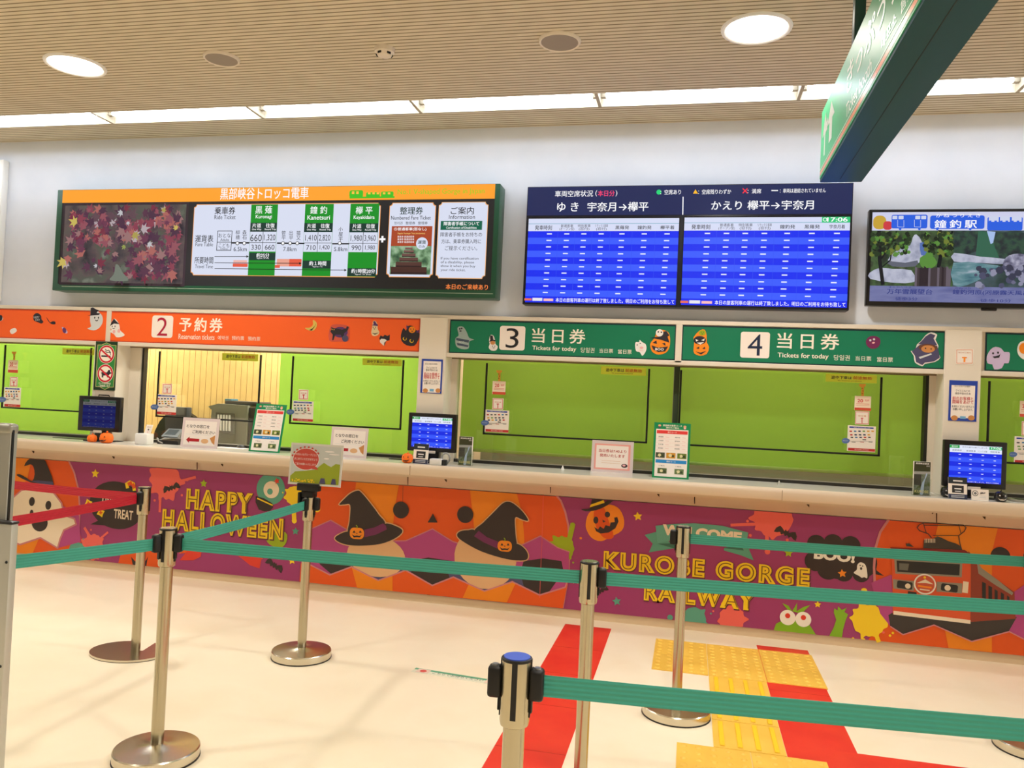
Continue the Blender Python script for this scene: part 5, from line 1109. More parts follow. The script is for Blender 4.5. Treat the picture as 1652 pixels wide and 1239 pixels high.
def d(a, w, h):
    a.r4(.07*w, .08*h, .93*w, .9*h, pm((246, 168, 156), .5)); a.k = 3; a.r4(.11*w, .13*h, .88*w, .85*h, pm((250, 236, 226), .6)); a.k = 4; rd = pm((190, 60, 52), .5)
    a.text('当日券は7:40より', (w*.5, h*.68), rd, h=.1*h, w=.66*w, bold=.015); a.text('発売いたします', (w*.5, h*.53), rd, h=.1*h, w=.6*w, bold=.015)
    for v in (.36, .29): a.line([(w*.25, h*v), (w*.7, h*v)], .008*h, TAN)
    a.ell((w*.8, h*.23), .075*w, .06*h, pm((60, 40, 44))); a.k = 5; a.ell((w*.79, h*.24), .04*w, .03*h, SPK)
counter_sign('opening_sign', 'white sign with pink border announcing the 7:40 sale start under window 3', 954, 711.5, 1021.5, 760, 762, d, pm((246, 168, 156), .5))
M_LEAF = noise_mat('gorge_photo', [(34, 44, 30), (80, 96, 50), (120, 130, 120), (60, 80, 50)], 22, .4, detail=5)
def brochure(label, l, t, r, b, py, yy):
    p = foot((l+r)/2, py); Y = yy; x0, z0, x1, z1 = rect(l, t, r, b, Y); w = x1-x0
    z1 = ZT+(z1-z0)
    T = thing('brochure_stand', label, 'brochure stand', ((x0+x1)/2, Y, ZT))
    f = MB(); f.box(x0, Y-.02, ZT, x1, Y-.017, ZT+(z1-ZT)*.5, M_ACRYL); f.box(x0, Y+.022, ZT, x1, Y+.025, z1-.004, M_ACRYL); f.box(x0, Y-.017, ZT, x0+.003, Y+.022, ZT+(z1-ZT)*.5, M_ACRYL); f.box(x1-.003, Y-.017, ZT, x1, Y+.022, ZT+(z1-ZT)*.5, M_ACRYL); f.box(x0, Y-.017, ZT, x1, Y+.022, ZT+.003, M_ACRYL); f.build('holder', T, smooth=False)
    f = MB(); f.box(x0+.006, Y-.01, ZT+.004, x1-.006, Y+.015, z1, M_PAPER); ls_ = f.build('leaflet_stack', T, smooth=False)
    a = Art(O=(0, Y-.01, 0), eps=.0006); h = z1-ZT; X0_, X1_ = x0+.006, x1-.006; W_ = X1_-X0_
    a.r4(X0_, ZT+.004, X1_, z1, M_LEAF); a.k = 2; a.r4(X0_, z1-.28*h, X1_, z1, pm((56, 58, 34), .5)); a.poly([(X0_, z1-.3*h), (X1_, z1-.28*h), (X1_, z1-.36*h), (X0_, z1-.38*h)], pm((160, 160, 156), .5)); a.r4(X0_, ZT+.3*h, X0_+.45*W_, z1-.38*h, pm((66, 66, 60), .5)); a.k = 3
    a.poly(smooth_pts([(X0_+.75*W_, z1-.34*h), (X0_+.82*W_, z1-.36*h), (X0_+.66*W_, z1-.6*h), (X0_+.6*W_, ZT+.05*h), (X0_+.4*W_, ZT+.05*h), (X0_+.5*W_, z1-.64*h), (X0_+.66*W_, z1-.5*h)], 3), pm((176, 196, 224), .5))
    a.text('黒部峡谷鉄道', (X0_+.5*W_, z1-.055*h), SKW, h=.05*h, w=.82*W_, bold=.015); a.text('2022', (X0_+.84*W_, z1-.12*h), SKW, h=.035*h, w=.2*W_); a.text('KUROBE', (X0_+.5*W_, ZT+.12*h), pm((230, 220, 150)), h=.08*h, w=.85*W_, bold=.01); a.build('cover_print', ls_)
brochure('clear brochure stand with waterfall leaflets right of the middle monitor', 740, 697, 763.5, 743.5, 743, 5.68)
brochure('clear brochure stand with waterfall leaflets left of the right monitor', 1472, 742, 1501.5, 796.5, 796, 5.66)
# money and wires by the middle monitor
p = foot(704, 745, 5.575); T = thing('card_reader', 'small white card reader with grey cable below the middle monitor', 'device', p)
f = MB(); f.box(p.x-.045, p.y-.03, ZT, p.x+.045, p.y+.03, ZT+.045, pm((226, 222, 216), .4), .008); f.build('body', T)
f = MB(); f.tube([(p.x+.055+.03*math.sin(i*.5), p.y+.05, ZT+.05+.035*math.cos(i*.5)) for i in range(14)], .007, pm((170, 170, 166), .5), 8); f.build('cable_coil', T)
f = MB(); f.box(p.x+.045, p.y-.02, ZT, p.x+.075, p.y+.03, ZT+.04, pm((40, 40, 40), .4), .004); f.build('plug', T)
# dark sheets lying on the counter
for lb, x, y, w, dd_, m in (('thin dark tray lying left of the middle orange pumpkin', 642, 740.5, .13, .05, pm((40, 44, 36), .5)), ('flat olive papers lying left of the small orange pumpkin', 118, 706, .3, .12, pm((106, 116, 84), .6)), ('black pen tray right of the larger orange jack-o-lantern', 186, 709, .12, .05, pm((20, 20, 20), .4))):
    p = foot(x, y, min(foot(x, y).y, 5.82)); f = MB(); f.box(p.x-w/2, p.y-dd_/2, ZT, p.x+w/2, p.y+dd_/2, ZT+.006, m, .002); tag(f.build('tray' if 'tray' in lb else 'papers', None, loc=(p.x, p.y, ZT)), lb, 'tray' if 'tray' in lb else 'paper')
# white card box
p = foot(232, 711, 5.70); s = pxm(232, 700, p.y)
T = thing('card_box', 'white box holding an upright printed card left of the payment terminal', 'box', (p.x, p.y, ZT))
f = MB(); f.box(p.x-.056, p.y-.04, ZT, p.x+.056, p.y+.05, ZT+.088, M_WHITE, .008); f.build('body', T)
a = Art(O=(p.x-.005, p.y+.0, ZT+.08), A=(1, 0, 0), B=(.22, .1, 1), eps=.0006); a.mb.prism([(0, 0), (.06, 0), (.06, .082), (0, .082)], a.O, a.A, a.B, a.N, -.002, M_PAPER); a.text('お知らせ', (.03, .064), pm((150, 90, 80)), h=.01, w=.034); a.circ((.03, .042), .007, pm((100, 90, 90))); a.circ((.03, .022), .005, SPK); a.build('card', T)
# payment terminal
p = foot(275, 713, 5.9)
T = thing('payment_terminal', 'black payment terminal with grey screen beside the white card box', 'terminal', (p.x, p.y, ZT))
f = MB(); f.add([(p.x-.09, p.y-.05, ZT), (p.x+.11, p.y-.05, ZT), (p.x+.11, p.y+.1, ZT), (p.x-.09, p.y+.1, ZT), (p.x-.07, p.y-.05, ZT+.03), (p.x+.1, p.y-.05, ZT+.03), (p.x+.1, p.y+.1, ZT+.085), (p.x-.06, p.y+.1, ZT+.085)], [[0, 1, 5, 4], [1, 2, 6, 5], [2, 3, 7, 6], [3, 0, 4, 7], [4, 5, 6, 7], [0, 3, 2, 1]], M_BLACK); f.build('body', T, smooth=False)
A = Vector((1, 0, 0)); B = Vector((0, .72, .69)).normalized(); N = A.cross(B); O = Vector((p.x-.07, p.y-.02, ZT+.055))
f = MB(); f.prism([(0, 0), (.15, 0), (.155, .09), (.02, .09)], O, A, B, N, .012, pm((150, 158, 160), .25, .3)); f.build('display', T, smooth=False)
f = MB(); f.prism([(.02, .02), (.12, .02), (.13, .08), (.035, .08)], O+N*.012, A, B, N, .001, pm((86, 96, 100), .2)); f.build('display_glass', T, smooth=False)
f = MB(); f.tube([(p.x-.08, p.y+.02, ZT+.01), (p.x-.1, p.y-.01, ZT+.03), (p.x-.09, p.y-.05, ZT+.045), (p.x-.06, p.y-.07, ZT+.02), (p.x-.02, p.y-.075, ZT+.01)], .006, pm((150, 146, 136), .4)); f.build('cable', T)
# behind the glass: desk, cash register, chair, ticket printer
ZD = .98
T = thing('staff_desk', 'grey staff desk behind the wood-slatted window', 'desk', (-3.8, 6.5, 0))
f = MB(); f.box(-4.6, 6.12, ZD-.03, -2.9, 6.95, ZD, pm((170, 166, 150), .5), .004); f.build('desktop', T)
for x in (-4.55, -2.97): f = MB(); f.box(x, 6.2, 0, x+.04, 6.9, ZD-.03, M_CREAM); f.build('leg', T, smooth=False)
YI = 6.35
def Q(px, py): return onY(px, py, YI)
cx = Q(283, 690).x
T = thing('cash_register', 'dark grey register back with tall display beside the white card box', 'register', (cx, YI, ZD))
gr = pm((64, 66, 72), .45)
f = MB(); l, r, zt_, zb_ = Q(268, 690).x, Q(303, 690).x, Q(285, 674).z, ZD
f.prism([(l+.01, ZD), (r+.02, ZD), (r, zt_), (l-.02, zt_)], Vector((0, YI, 0)), Vector((1, 0, 0)), Vector((0, 0, 1)), Vector((0, 1, 0)), .16, gr); f.build('body', T, smooth=False)
f = MB(); l, r, zt_, zb_ = Q(283, 665).x, Q(304.5, 665).x, Q(290, 656.5).z, Q(290, 672.5).z
f.box(l-.08, YI-.03, zb_, r, YI+.05, zt_, pm((74, 76, 82), .4), .01); f.build('display_back', T)
cx = Q(245, 690).x; YCH = 6.6
T = thing('office_chair', 'black curved office chair back behind the white card box', 'chair', (onY(240, 690, YCH).x, 7.05, 0))
f = MB(); c = onY(247, 690, YCH); zt2 = onY(250, 662, YCH).z
pts = []
for i in range(13):
    t = PI*i/12; pts.append((c.x-.30*math.cos(t), .62+(zt2-.62)*(math.sin(t)**.55)))
f.prism(pts, Vector((0, 6.98, 0)), Vector((1, 0, 0)), Vector((0, 0, 1)), Vector((0, 1, 0)), .06, pm((30, 28, 28), .4)); f.build('backrest', T)
f = MB(); f.box(c.x-.25, 6.98, .5, c.x+.2, 7.24, .56, pm((30, 28, 28), .5), .02); f.build('seat', T)
f = MB(); f.lathe((c.x-.02, 7.1, 0), [(.2, 0), (.2, .03), (.03, .05), (.03, .5)], M_BLACK, 20); f.build('pedestal', T)
YPp = 6.45
def Q(px, py): return onY(px, py, YPp)
T = thing('ticket_printer', 'grey ticket printer with sloped card slots behind the arrow sign', 'printer', (Q(375, 690).x, YPp+.2, ZD))
f = MB(); l, r, zt_ = Q(331, 680).x, Q(410, 680).x, Q(370, 652).z
f.prism([(l+.03, ZD), (r-.07, ZD), (r-.07, zt_-.005), (l+.12, zt_), (l+.02, zt_-.03), (l+.06, zt_-.06)], Vector((0, YPp, 0)), Vector((1, 0, 0)), Vector((0, 0, 1)), Vector((0, 1, 0)), .35, pm((152, 152, 138), .45)); f.build('body', T, smooth=False)
f = MB(); f.box(r-.07, YPp+.02, ZD, r, YPp+.35, zt_-.02, pm((66, 62, 58), .4), .008); f.build('side_module', T)
f = MB(); f.box(l+.15, YPp+.05, zt_, r-.01, YPp+.3, zt_+.03, pm((86, 82, 78), .4), .008); f.box(l+.13, YPp+.08, zt_+.02, l+.2, YPp+.2, zt_+.045, pm((60, 120, 140), .4), .008); f.build('top_tray', T)
A = Vector((1, 0, 0)); B = Vector((-.25, .35, 1)).normalized(); N = A.cross(B).normalized(); O = Q(357, 695)+Vector((0, -.05, 0))
f = MB(); f.prism([(-.02, -.02), (.16, -.02), (.16, .17), (-.02, .17)], O, A, B, N, .012, pm((110, 108, 96), .5)); sbd = f.build('slot_board', T, smooth=False)
for i in range(5): f = MB(); f.prism([(.028*i, 0), (.028*i+.016, 0), (.028*i+.016, .15), (.028*i, .15)], O+N*.012, A, B, N, .008, M_WHITE); f.build('ticket_roll', sbd, smooth=False)
f = MB(); f.box(O.x-.03, YPp-.09, ZD, O.x+.17, YPp, ZD+.07, pm((176, 168, 136), .5), .008); f.build('base_tray', T)
p = foot(372, 711, 5.86); f = MB(); f.box(p.x-.12, p.y-.03, ZT, p.x+.13, p.y+.06, ZT+.004, M_PAPER); tag(f.build('paper_sheet', None, loc=(p.x, p.y, ZT)), 'blank white papers lying right of the arrow sign by the ticket printer', 'paper')
p.x += .05; f = MB(); f.lathe((p.x, p.y+.075, ZT+.0), [(.035, 0), (.034, .012), (.02, .026), (.001, .03)], M_BLACK, 20); tag(f.build('computer_mouse', None, loc=(p.x, p.y+.075, ZT)), 'black computer mouse behind the white papers', 'mouse')
p = foot(1640, 812, 5.68); T = thing('coin_tray', 'grey coin tray at the right edge of the counter', 'tray', p); f = MB(); f.box(p.x-.03, p.y-.06, ZT, p.x+.14, p.y+.08, ZT+.014, M_ALU, .004); f.build('rim', T); f = MB(); f.box(p.x-.005, p.y-.045, ZT+.0142, p.x+.12, p.y+.065, ZT+.016, M_BLACK); f.build('mat', T)
p = foot(908, 750, 5.86); f = MB(); f.lathe((p.x, p.y, ZT), [(.014, 0), (.002, .03)], M_WHITE, 14); tag(f.build('pyramid_marker', None, loc=(p.x, p.y, ZT)), 'tiny white cone on the counter below window 3', 'marker')
p = foot(1257, 775, 5.8); f = MB(); f.lathe((p.x, p.y, ZT), [(.014, 0), (.002, .026)], M_ALU, 14); tag(f.build('pyramid_marker', None, loc=(p.x, p.y, ZT)), 'tiny grey cone on the counter below window 4', 'marker')

# ================================================================ CEILING FITTINGS
def fixture(x0, x1, label):
    t = thing('fluorescent_light', label, 'ceiling light', ((x0+x1)/2, 5.355, ZC+.09), 'fluorescent lights along the counter wall')
    f = MB(); f.box(x0+.004, SL0+.006, ZC+.10, x1-.004, SL1-.006, ZC+.125, pm((214, 212, 206), .4)); f.build('reflector', t, smooth=False)
    for y in (5.30, 5.41): f = MB(); f.lathe(((x0+x1)/2, y, ZC+.055), [(.0165, -(x1-x0)/2+.045), (.0165, (x1-x0)/2-.045)], M_TUBE, 14, 'x'); f.build('tube', t)
    for e, sg in ((x0, 1), (x1, -1)):
        for y in (5.30, 5.41): f = MB(); f.box(min(e+sg*.012, e+sg*.046), y-.02, ZC+.035, max(e+sg*.012, e+sg*.046), y+.02, ZC+.10, pm((170, 160, 140), .6), .004); f.build('socket', t)
    return t
jx = [-5.83-1.28, -5.83, -4.55, -3.24, -1.985, -.69, .605, 1.89, 3.17]
names = ('outermost beyond the left frame edge', 'cut by the left frame edge', 'second from the left frame edge', 'above the left half of the fare board', 'above the right half of the fare board', 'above the left half of the blue departure board', 'above the right half of the departure board and behind the hanging sign', 'at the top right corner right of the hanging sign')
for i in range(8):
    fixture(jx[i], jx[i+1], 'twin-tube ceiling light '+names[i])
    f = MB(); f.box(jx[i]-.011, SL0+.001, ZC-.003, jx[i]+.011, SL1-.001, ZC+.1, pm((176, 164, 142), .6))
    o = f.build('trim_%d' % (10+i), smooth=False); struct(o, 'white cross bar between two ceiling lights')
def downlight(x, y, label, vis=True):
    t = thing('downlight', label, 'ceiling light', (x, y, ZC-.012), 'round downlights in the hall ceiling')
    f = MB(); f.lathe((x, y, ZC), [(.160, -.006), (.168, -.012), (.182, -.010), (.186, 0)], M_WHITE, 48); f.build('trim_ring', t)
    f = MB(); f.lathe((x, y, ZC), [(.0001, -.0075), (.163, -.007)], M_DOWN, 48, cap=False); f.build('diffuser', t)
    L = bpy.data.lights.new('downlight_lamp', 'SPOT'); L.energy = SPOT_W; L.color = (1, .965, .90); L.spot_size = math.radians(138); L.spot_blend = .55; L.shadow_soft_size = .13
    lo = bpy.data.objects.new('downlight_lamp', L); COL.objects.link(lo); lo.parent = t; lo.location = (0, 0, -.012)
downlight(-3.985, 4.42, 'round lit downlight at the upper left')
downlight(.262, 4.418, 'round lit downlight at the upper right, left of the hanging sign')
for x in (-8.0, -3.985, .262, 4.5):
    for y in (4.42, 1.7, -1.0, -3.7):
        if y > 4 and -4 < x < 1: continue
        downlight(x, y, 'round lit downlight further back in the hall ceiling')
def speaker(x, y, r, label):
    t = thing('ceiling_speaker', label, 'speaker', (x, y, ZC-.015))
    f = MB(); f.lathe((x, y, ZC), [(r*.88, -.012), (r*.95, -.018), (r, -.012), (r*1.02, 0)], M_CREAM, 40); f.build('rim', t)
    f = MB(); f.lathe((x, y, ZC), [(.0001, -.0135), (r*.9, -.013)], pm((150, 138, 124), .7), 40, cap=False); f.build('grille', t)
speaker(-2.932, 4.43, .108, 'round grey ceiling speaker left of the smoke detector')
speaker(-.805, 4.44, .118, 'round grey ceiling speaker right of the smoke detector')
t = thing('smoke_detector', 'small cream smoke detector on the ceiling between the two speakers', 'smoke detector', (-1.85, 4.42, ZC-.05))
f = MB(); f.lathe((-1.85, 4.42, ZC), [(.03, -.05), (.04, -.046), (.05, -.03), (.058, -.026), (.06, 0)], M_CREAM, 32); f.build('body', t)
for k in range(5): 
    an = k*2*PI/5-.6; f = MB(); f.box(-.012, -.002, -.006, .012, .002, .006, M_BLACK, 0, 1, Matrix.Translation((-1.85+.0465*math.cos(an), 4.42+.0465*math.sin(an), ZC-.038)) @ Matrix.Rotation(an+PI/2, 4, 'Z')); f.build('vent_slot', t, smooth=False)
# hanging wayfinding sign
GX0, GX1, GY0, GY1, GZ0, GZ1 = .60, .80, 1.55, 4.33, 2.735, 3.105
t = thing('hanging_sign', 'long dark green illuminated ticket booth sign hanging from the ceiling at the upper right', 'sign', ((GX0+GX1)/2, 3, GZ1))
M_HS = pm((26, 70, 80), .42, 0, .25)
f = MB(); f.box(GX0, GY0, GZ0, GX1, GY1, GZ1, M_HS, .004); f.build('casing', t)
f = MB(); f.box(GX0+.085, GY0+.1, GZ0-.001, GX0+.088, GY1-.06, GZ0+.001, M_BLACK); f.build('seam', t, smooth=False)
m, tt, b = new_mat('sign_face'); b.inputs['Base Color'].default_value = lin((40, 128, 84)); b.inputs['Roughness'].default_value = .34; b.inputs['Emission Color'].default_value = lin((60, 150, 90)); b.inputs['Emission Strength'].default_value = .25; b.inputs['Specular IOR Level'].default_value = .18
f = MB(); f.box(GX0-.004, GY0+.02, GZ0+.015, GX0+.002, GY1-.015, GZ1-.012, m); fp = f.build('face_panel', t, smooth=False)
a = Art(O=(GX0-.004, GY1-.015, GZ0+.015), A=(0, -1, 0), B=(0, 0, 1), eps=.0007); h = .343
SE = gl((236, 232, 214), .75)
a.r4(.01, .012, 2.7, .034, gl((236, 140, 100), .7)); a.k = 2
a.r4(.01, .04, 2.7, .044, SE)
a.line([(.13, .09), (.13, .19), (.2, .23)], .03, SE); a.poly([(.06, .19), (.2, .19), (.13, .3)], SE); a.poly([(.26, .1), (.34, .1), (.34, .2), (.4, .2), (.3, .29), (.2, .2), (.26, .2)], SE)
a.text('きっぷうりば', (1.25, .225), SE, h=.13, w=1.1, bold=.01); a.text('Ticket booth', (.95, .09), SE, h=.06, w=.5); a.text('매표소  售票处', (1.6, .09), SE, h=.05, w=.5)
a.build('face_lettering', fp)
for y in (3.56, 2.1):
    f = MB(); f.box(.602, y-.03, GZ1-.002, .645, y+.03, ZC, pm((22, 70, 64), .3), .004); f.build('hanger_post', t)
f = MB(); f.tube([(.755, 3.25, GZ1), (.745, 3.2, GZ1+.12), (.735, 3.25, GZ1+.25), (.73, 3.3, ZC)], .009, pm((60, 62, 60), .4)); f.build('cable', t)
# white duct at the far left of the wall
x = onY(0, 300, YW-.03).x
f = MB(); f.box(x-.05, YW-.07, 2.2, x+.06, YW, onY(8, 258, YW-.05).z, M_WHITE, .012); tag(f.build('cable_duct', None, loc=(x, YW-.03, 2.2)), 'white vertical cable duct on the wall at the far left', 'duct')

# ================================================================ QUEUE POSTS
HP = .95
def P_post(name, label, x, y, ang=0, recv=(), base='disc', top=None, tape=True, h=HP, group='belt barrier posts'):
    """ang: direction of the first slot; recv: angles (deg, world) of the black belt heads"""
    T = thing(name, label, 'barrier post', (x, y, 0), group)
    f = MB()
    if base == 'disc':
        f.lathe((x, y, 0), [(.170, .004), (.170, .040), (.166, .045), (.10, .051), (.04, .056), (.03, .06)], M_STEEL_BASE, 64); bs = f.build('base', T)
        f = MB(); f.lathe((x, y, 0), [(.172, 0), (.172, .006)], M_BLACK, 64); f.build('base_ring', bs)
    else:
        pts = [(.175*math.cos(math.radians(q)), .175*math.sin(math.radians(q))) for q in range(108, 108+331, 10)]+[(.06, .02), (.02, .02)]
        pts = [(u*1.25, v) for u, v in pts]
        f.prism(pts, Vector((x-.03, y-.02, .003)), Vector((1, 0, 0)), Vector((0, 1, 0)), Vector((0, 0, 1)), .011, M_STEEL_BASE); f.build('base', T, smooth=False)
        f = MB(); f.prism([(u*1.0, v*1.0) for u, v in pts], Vector((x-.03, y-.02, 0)), Vector((1, 0, 0)), Vector((0, 1, 0)), Vector((0, 0, 1)), .003, M_BLACK); f.build('base_pad', T, smooth=False)
    f = MB(); f.lathe((x, y, 0), [(.0255, .012), (.0255, h-.14)], M_STEEL, 32); f.build('pole', T)
    f = MB(); f.lathe((x, y, 0), [(.028, h-.158), (.033, h-.155), (.035, h-.145), (.035, h-.004)], M_STEEL, 40); hd = f.build('head', T)
    f = MB(); f.lathe((x, y, 0), [(.0355, h-.006), (.0355, h), (.031, h+.001)], M_BLACK, 40); f.build('cap_rim', hd)
    f = MB(); f.lathe((x, y, 0), [(.0315, h), (.031, h+.003)], top or pm((176, 172, 160), .25, .9), 40); f.build('cap', hd)
    for q in range(4):
        an = math.radians(ang+90*q); M = Matrix.Translation((x, y, 0)) @ Matrix.Rotation(an, 4, 'Z')
        f = MB(); f.box(.0345, -.0065, h-.135, .0365, .0065, h-.002, M_BLACK, 0, 1, M); f.build('slot', hd, smooth=False)
    for rv in recv:
        M = Matrix.Translation((x, y, 0)) @ Matrix.Rotation(math.radians(rv), 4, 'Z')
        f = MB(); f.box(.033, -.017, h-.095, .066, .017, h-.022, M_BLACK, .008, 3, M); f.box(.036, -.008, h-.125, .041, .008, h-.02, M_BLACK, .002, 1, M); f.lathe((0, 0, 0), [(.009, h-.022), (.008, h-.019)], pm((150, 150, 146), .3, .8), 14, 'z', M @ Matrix.Translation((.05, 0, 0))); f.build('belt_head', T)
    return T
def belt(T, p, q, m, z0=HP-.061, z1=HP-.061, wid=.05, sag=.006, name='belt'):
    """webbing from p to q as a thin ribbon standing on edge"""
    p, q = Vector((*p, z0)), Vector((*q, z1)); d = (q-p); n = Vector((-d.y, d.x, 0)).normalized()*.0008; N = 14; vs, fs = [], []
    for i in range(N+1):
        t = i/N; c = p+d*t+Vector((0, 0, -sag*4*t*(1-t)))
        for sg, zz in ((1, -wid/2), (1, wid/2), (-1, wid/2), (-1, -wid/2)): vs.append(c+n*sg+Vector((0, 0, zz)))
    for i in range(N):
        for k in range(4): fs.append([i*4+k, i*4+(k+1) % 4, i*4+4+(k+1) % 4, i*4+4+k])
    fs += [[3, 2, 1, 0], [N*4+k for k in range(4)]]
    f = MB(); f.add(vs, fs, m); return f.build(name, T, smooth=False)
def ang(p, q): return math.degrees(math.atan2(q[1]-p[1], q[0]-p[0]))
def edge(p, q, r=.055): 
    p, q = Vector(p), Vector(q); return tuple(p+(q-p).normalized()*r)
A_, B_, C_, D_, E_, F_, G_ = (-2.105, 2.985), (-3.06, 4.095), (-2.152, 4.352), (-.350, 3.071), (-.009, 4.2), (-.372, 1.858), (1.66, 4.33)
L1 = (-2.62, 1.95); DR = (1.75, 3.33); FR = (1.3, 2.03); R1 = (-4.6, 4.28); R2 = (-3.02, 2.55)
TA = P_post('belt_post', 'steel belt post at the left on a round base, three teal belts meeting', *A_, -85, (ang(A_, L1), ang(A_, D_)))
belt(TA, edge(A_, L1), L1, M_TEAL); belt(TA, edge(A_, C_), edge(C_, A_), M_TEAL); belt(TA, edge(A_, D_), edge(D_, A_, .036), M_TEAL)
TB = P_post('belt_post', 'steel belt post on a flat crescent base where two red belts meet', *B_, -80, (ang(B_, R2)+10,), 'crescent')
belt(TB, edge(B_, R1, .036), R1, M_RED); belt(TB, edge(B_, R2, .04), R2, M_RED)
TC = P_post('belt_post', 'steel belt post with the cartoon sign clamped on top', *C_, -90, (ang(C_, A_), 0))
TD = P_post('belt_post', 'steel belt post in the centre whose foot is below the frame', *D_, -82, (ang(D_, DR),))
belt(TD, edge(D_, DR), DR, M_TEAL)
TE = P_post('belt_post', 'steel belt post on a round base left of the yellow tactile tiles', *E_, -92, (180,))
belt(TE, edge(E_, G_, .036), edge(G_, E_), M_TEAL)
TF = P_post('belt_post', 'nearest steel belt post with a blue disc on top and two black belt heads', *F_, -85, (183, 3), top=pm((70, 96, 200), .4))
belt(TF, edge(F_, FR, .066), FR, M_TEAL)
TG = P_post('belt_post', 'steel belt post at the right edge with only its round base showing', *G_, -90, (180,))
# posts that carry the far belt ends outside the picture
for pt, m in ((L1, M_TEAL), (DR, M_TEAL), (FR, M_TEAL), (R1, M_RED), (R2, M_RED)):
    P_post('belt_post', 'steel belt post outside the picture holding a belt end', *pt, -90, ())

# sign clamped on the post
p = Vector((C_[0], C_[1], HP)); lean = .06; SA = Vector((.985, .17, 0)).normalized(); SB = Vector((-.03, .0, 1)); SN = SA.cross(SB).normalized()
T = thing('post_sign', 'clear framed cartoon landscape sign with red speech bubble on the belt post', 'sign', (p.x, p.y, HP))
Yc = C_[1]-.03; o = onY(464, 788, Yc); SC = pxm(505, 760, Yc); w, h = 84.5*SC, 62*SC
O = Vector((o.x, Yc, HP+.052)); SA = Vector((1, 0, 0)); SB = Vector((0, .08, 1)).normalized(); SN = SA.cross(SB)
f = MB(); f.prism([(0, 0), (w, 0), (w, h), (0, h)], O, SA, SB, SN, -.006, pm((214, 212, 204), .3)); f.build('frame', T, smooth=False)
a = Art(O=O, A=SA, B=SB, eps=.0008)
a.r4(.035*w, .05*h, .965*w, .95*h, pm((196, 200, 196), .5)); a.k = 2
GH = pm((150, 164, 40), .5)
a.poly([(.035*w, .05*h), (.035*w, .2*h), (.12*w, .31*h), (.3*w, .34*h), (.5*w, .38*h), (.6*w, .5*h), (.66*w, .56*h), (.74*w, .5*h), (.8*w, .47*h), (.88*w, .55*h), (.965*w, .54*h), (.965*w, .05*h)], GH, 0); a.k = 3
for u, v, s_ in ((.75, .83, .09), (.84, .77, .1), (.7, .66, .05)): a.ell((u*w, v*h), s_*w, .018*h, SKW)
R = random.Random(4)
for i in range(34): a.circ((w*R.uniform(.06, .5), h*R.uniform(.07, .14)), .011*w, YEL)
BR = pm((196, 74, 62), .5)
a.ell((.31*w, .62*h), .255*w, .27*h, SKW); a.k = 4; a.ell((.31*w, .62*h), .245*w, .255*h, BR); a.poly([(.46*w, .48*h), (.53*w, .44*h), (.56*w, .38*h), (.42*w, .4*h)], BR); a.k = 5
for s_, v, ww in (('お支払いはグループごとに', .73, .42), ('まとめていただきますよう', .62, .44), ('ご協力お願いいたします', .5, .4)): a.text(s_, (.31*w, v*h), SKW, h=.055*h, w=ww*w)
for i in range(9): t_ = .25+i*.29; a.box((.31*w-.27*w*math.cos(t_), .62*h+.29*h*math.sin(t_)), .035*w, .04*h, BR, .9-.2*i)
for u, v, s_ in ((.66, .09, .06), (.87, .09, .05)): a.poly([(u*w-s_*w, v*h-.03*h), (u*w+s_*w, v*h-.03*h), (u*w+s_*w*.6, v*h+.1*h), (u*w-s_*w*.6, v*h+.1*h)], NAV)
a.build('printed_sheet', T)
f = MB(); f.box(p.x-.06, Yc-.018, HP+.02, p.x+.075, Yc+.026, HP+.062, M_BLACK, .004); f.box(p.x-.035, Yc-.008, HP-.02, p.x+.035, Yc+.06, HP+.022, M_BLACK, .004); f.box(p.x-.05, Yc-.02, HP-.1, p.x-.036, Yc+.05, HP+.01, M_BLACK, .003); f.build('clamp', T)

# ================================================================ FLOOR MARKINGS
M_REDF = noise_mat('red_sheet', [(226, 44, 30), (238, 66, 40)], 4, .45)
def strip_floor(label, x0, y0, x1, y1, seams=()):
    f = MB(); f.box(x0, y0, 0, x1, y1, .002, M_REDF)
    for s_ in seams: f.box(x0, s_-.002, .0015, x1, s_+.001, .0024, pm((190, 40, 26), .5))
    return tag(f.build('floor_strip', None, smooth=False, loc=((x0+x1)/2, (y0+y1)/2, 0)), label, 'floor strip', 'red floor strips')
strip_floor('red floor strip running towards the counter behind the nearest belt posts', -.794, 1.2, -.472, 5.63, (1.9, 2.5, 2.95, 3.55, 4.1, 4.6, 5.1))
strip_floor('red floor strip running to the counter beside the yellow bar tiles', .491, 4.0, .813, 5.61, (4.35, 4.75))
strip_floor('red floor strip turning right at the bottom right of the picture', .491, 3.675, 3.3, 4.0, (.0,))
M_YEL = noise_mat('yellow_tile', [(238, 186, 66), (248, 202, 84)], 5, .5); M_YEL2 = pm((250, 206, 40), .45)
def tile(kind, x, y, w, dy, label, group):
    f = MB(); f.box(x+.0015, y+.0015, 0, x+w-.0015, y+dy-.0015, .005, M_YEL)
    if kind == 'dot':
        n = 5
        for i in range(n):
            for j in range(n): f.lathe((x+w*(i+.5)/n, y+dy*(j+.5)/n, 0), [(.016, .005), (.012, .0088), (.008, .010), (.0001, .0102)], M_YEL, 10)
    else:
        for i in range(4): f.box(x+w*(i+.5)/4-.012, y+.02, .005, x+w*(i+.5)/4+.012, y+dy-.02, .0095, M_YEL2, .003, 1)
    return tag(f.build('tactile_tile', None, loc=(x+w/2, y+dy/2, 0)), label, 'tactile tile', group)
TW = .3285; tx = -.163
rows = ('row nearest the counter', 'second row from the counter'); cols = ('left', 'middle', 'right')
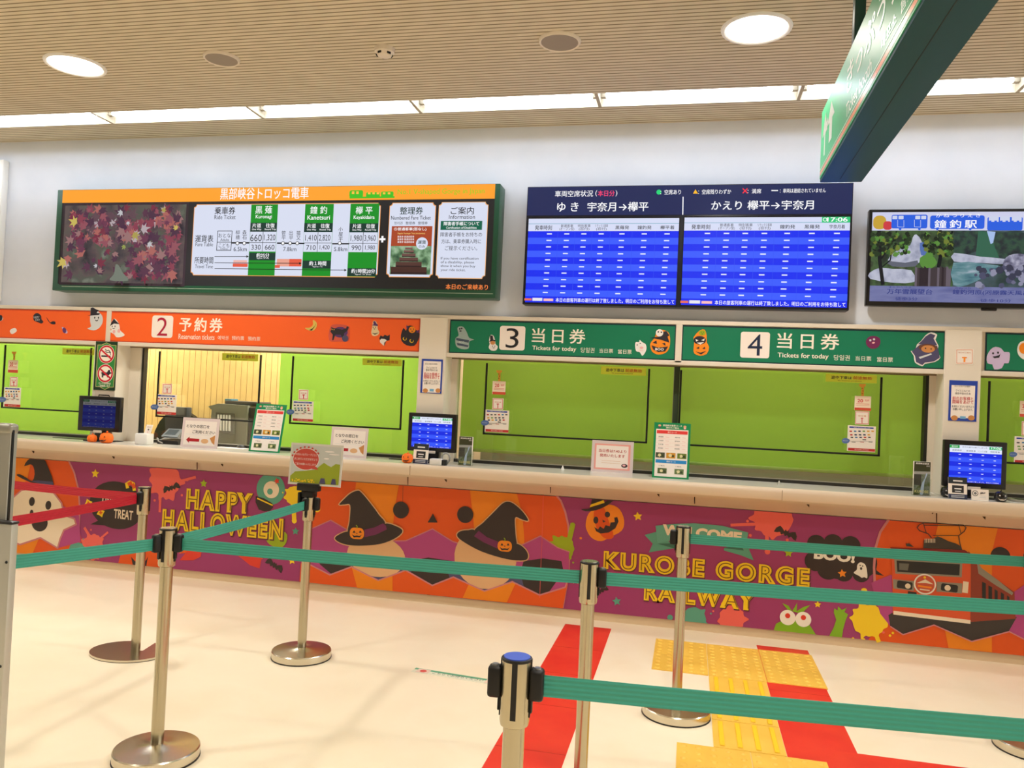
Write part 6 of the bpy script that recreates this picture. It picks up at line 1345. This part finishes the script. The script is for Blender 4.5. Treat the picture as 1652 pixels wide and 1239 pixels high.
for j, y in enumerate((5.505-.321, 5.505-.642)):
    for i in range(3): tile('dot', tx+TW*i, y, TW, .321, 'yellow dotted tactile tile, %s tile of the %s' % (cols[i], rows[j]), 'yellow dotted tiles by the counter')
for i, y in enumerate((4.525, 4.19, 3.852)): tile('bar', tx+TW, y, .324, .335, 'yellow barred guide tile, %s of the column beside the red strip' % ('farthest', 'middle', 'nearest')[i], 'yellow barred guide tiles')
for j, y in enumerate((3.848-TW, 3.848-2*TW)):
    for i in range(2): tile('dot', .0+TW*i, y, TW, TW, 'yellow dotted tactile tile at the bottom edge, %s tile of the %s' % (cols[2*i], ('front pair', 'pair below the frame')[j]), 'yellow dotted tiles at the bottom edge')
# floor tape with printed waiting mark
A = Vector((1, -.09, 0)).normalized(); B = Vector((.09, 1, 0)).normalized()
f = MB(); f.prism([(0, 0), (.62, 0), (.62, .07), (0, .07)], Vector((-1.472, 4.335, 0)), A, B, Vector((0, 0, 1)), .0012, pm((236, 232, 206), .5))
a = Art(O=(-1.472, 4.335, .0012), A=A, B=B, eps=.0003, mb=f)
a.r4(0, .045, .62, .07, pm((96, 168, 130), .5)); a.k = 2
for u in (.03, .44): a.box((u+.03, .035), .075, .06, pm((240, 210, 190), .5)); a.k = 3; a.circ((u+.03, .035), .02, pm((220, 90, 80), .5)); a.k = 2
a.text('こちらでお待ちください', (.27, .035), pm((40, 90, 70)), h=.036, w=.3)
tag(f.build('floor_tape', None, smooth=False, loc=(-1.2, 4.35, 0)), 'white and green printed waiting-line tape on the floor left of the nearest post', 'tape')

# ================================================================ GREY SLIDING POST AT THE LEFT EDGE
YL = 2.2
xa, xb = onY(-14, 760, YL).x, onY(17, 760, YL).x; zt_ = onY(5, 683, YL).z; zm = onY(15, 843, YL).z; xc = onY(24, 1000, YL).x
T = thing('gate_post', 'grey aluminium sliding gate post at the left edge of the picture', 'post', ((xa+xb)/2, YL, 0))
f = MB(); f.box(xa, YL, 0, xb-.008, YL+.03, zt_-.02, M_ALU, .004); f.build('inner_profile', T)
f = MB(); f.box(xa-.002, YL-.004, zt_-.035, xb-.004, YL+.034, zt_, pm((160, 158, 146), .4, .4), .012, 3); f.build('cap', T)
f = MB(); f.box(xb-.009, YL+.004, zm, xb-.003, YL+.012, zt_-.02, M_BLACK, .002); f.build('rubber_edge', T)
f = MB(); f.box(xa-.004, YL-.03, 0, xc-.004, YL-.002, zm, pm((196, 194, 182), .4, .4), .004); f.build('outer_profile', T)
f = MB(); f.box(xa-.004, YL-.032, zm, xc-.002, YL+.0, zm+.008, pm((40, 40, 40), .4), .003); f.build('collar', T)
for z in (zm-.12, zm-.45): f = MB(); f.lathe((xc-.015, YL-.031, z), [(.005, 0), (.004, -.002)], M_BLACK, 12, 'y'); f.build('screw', T)
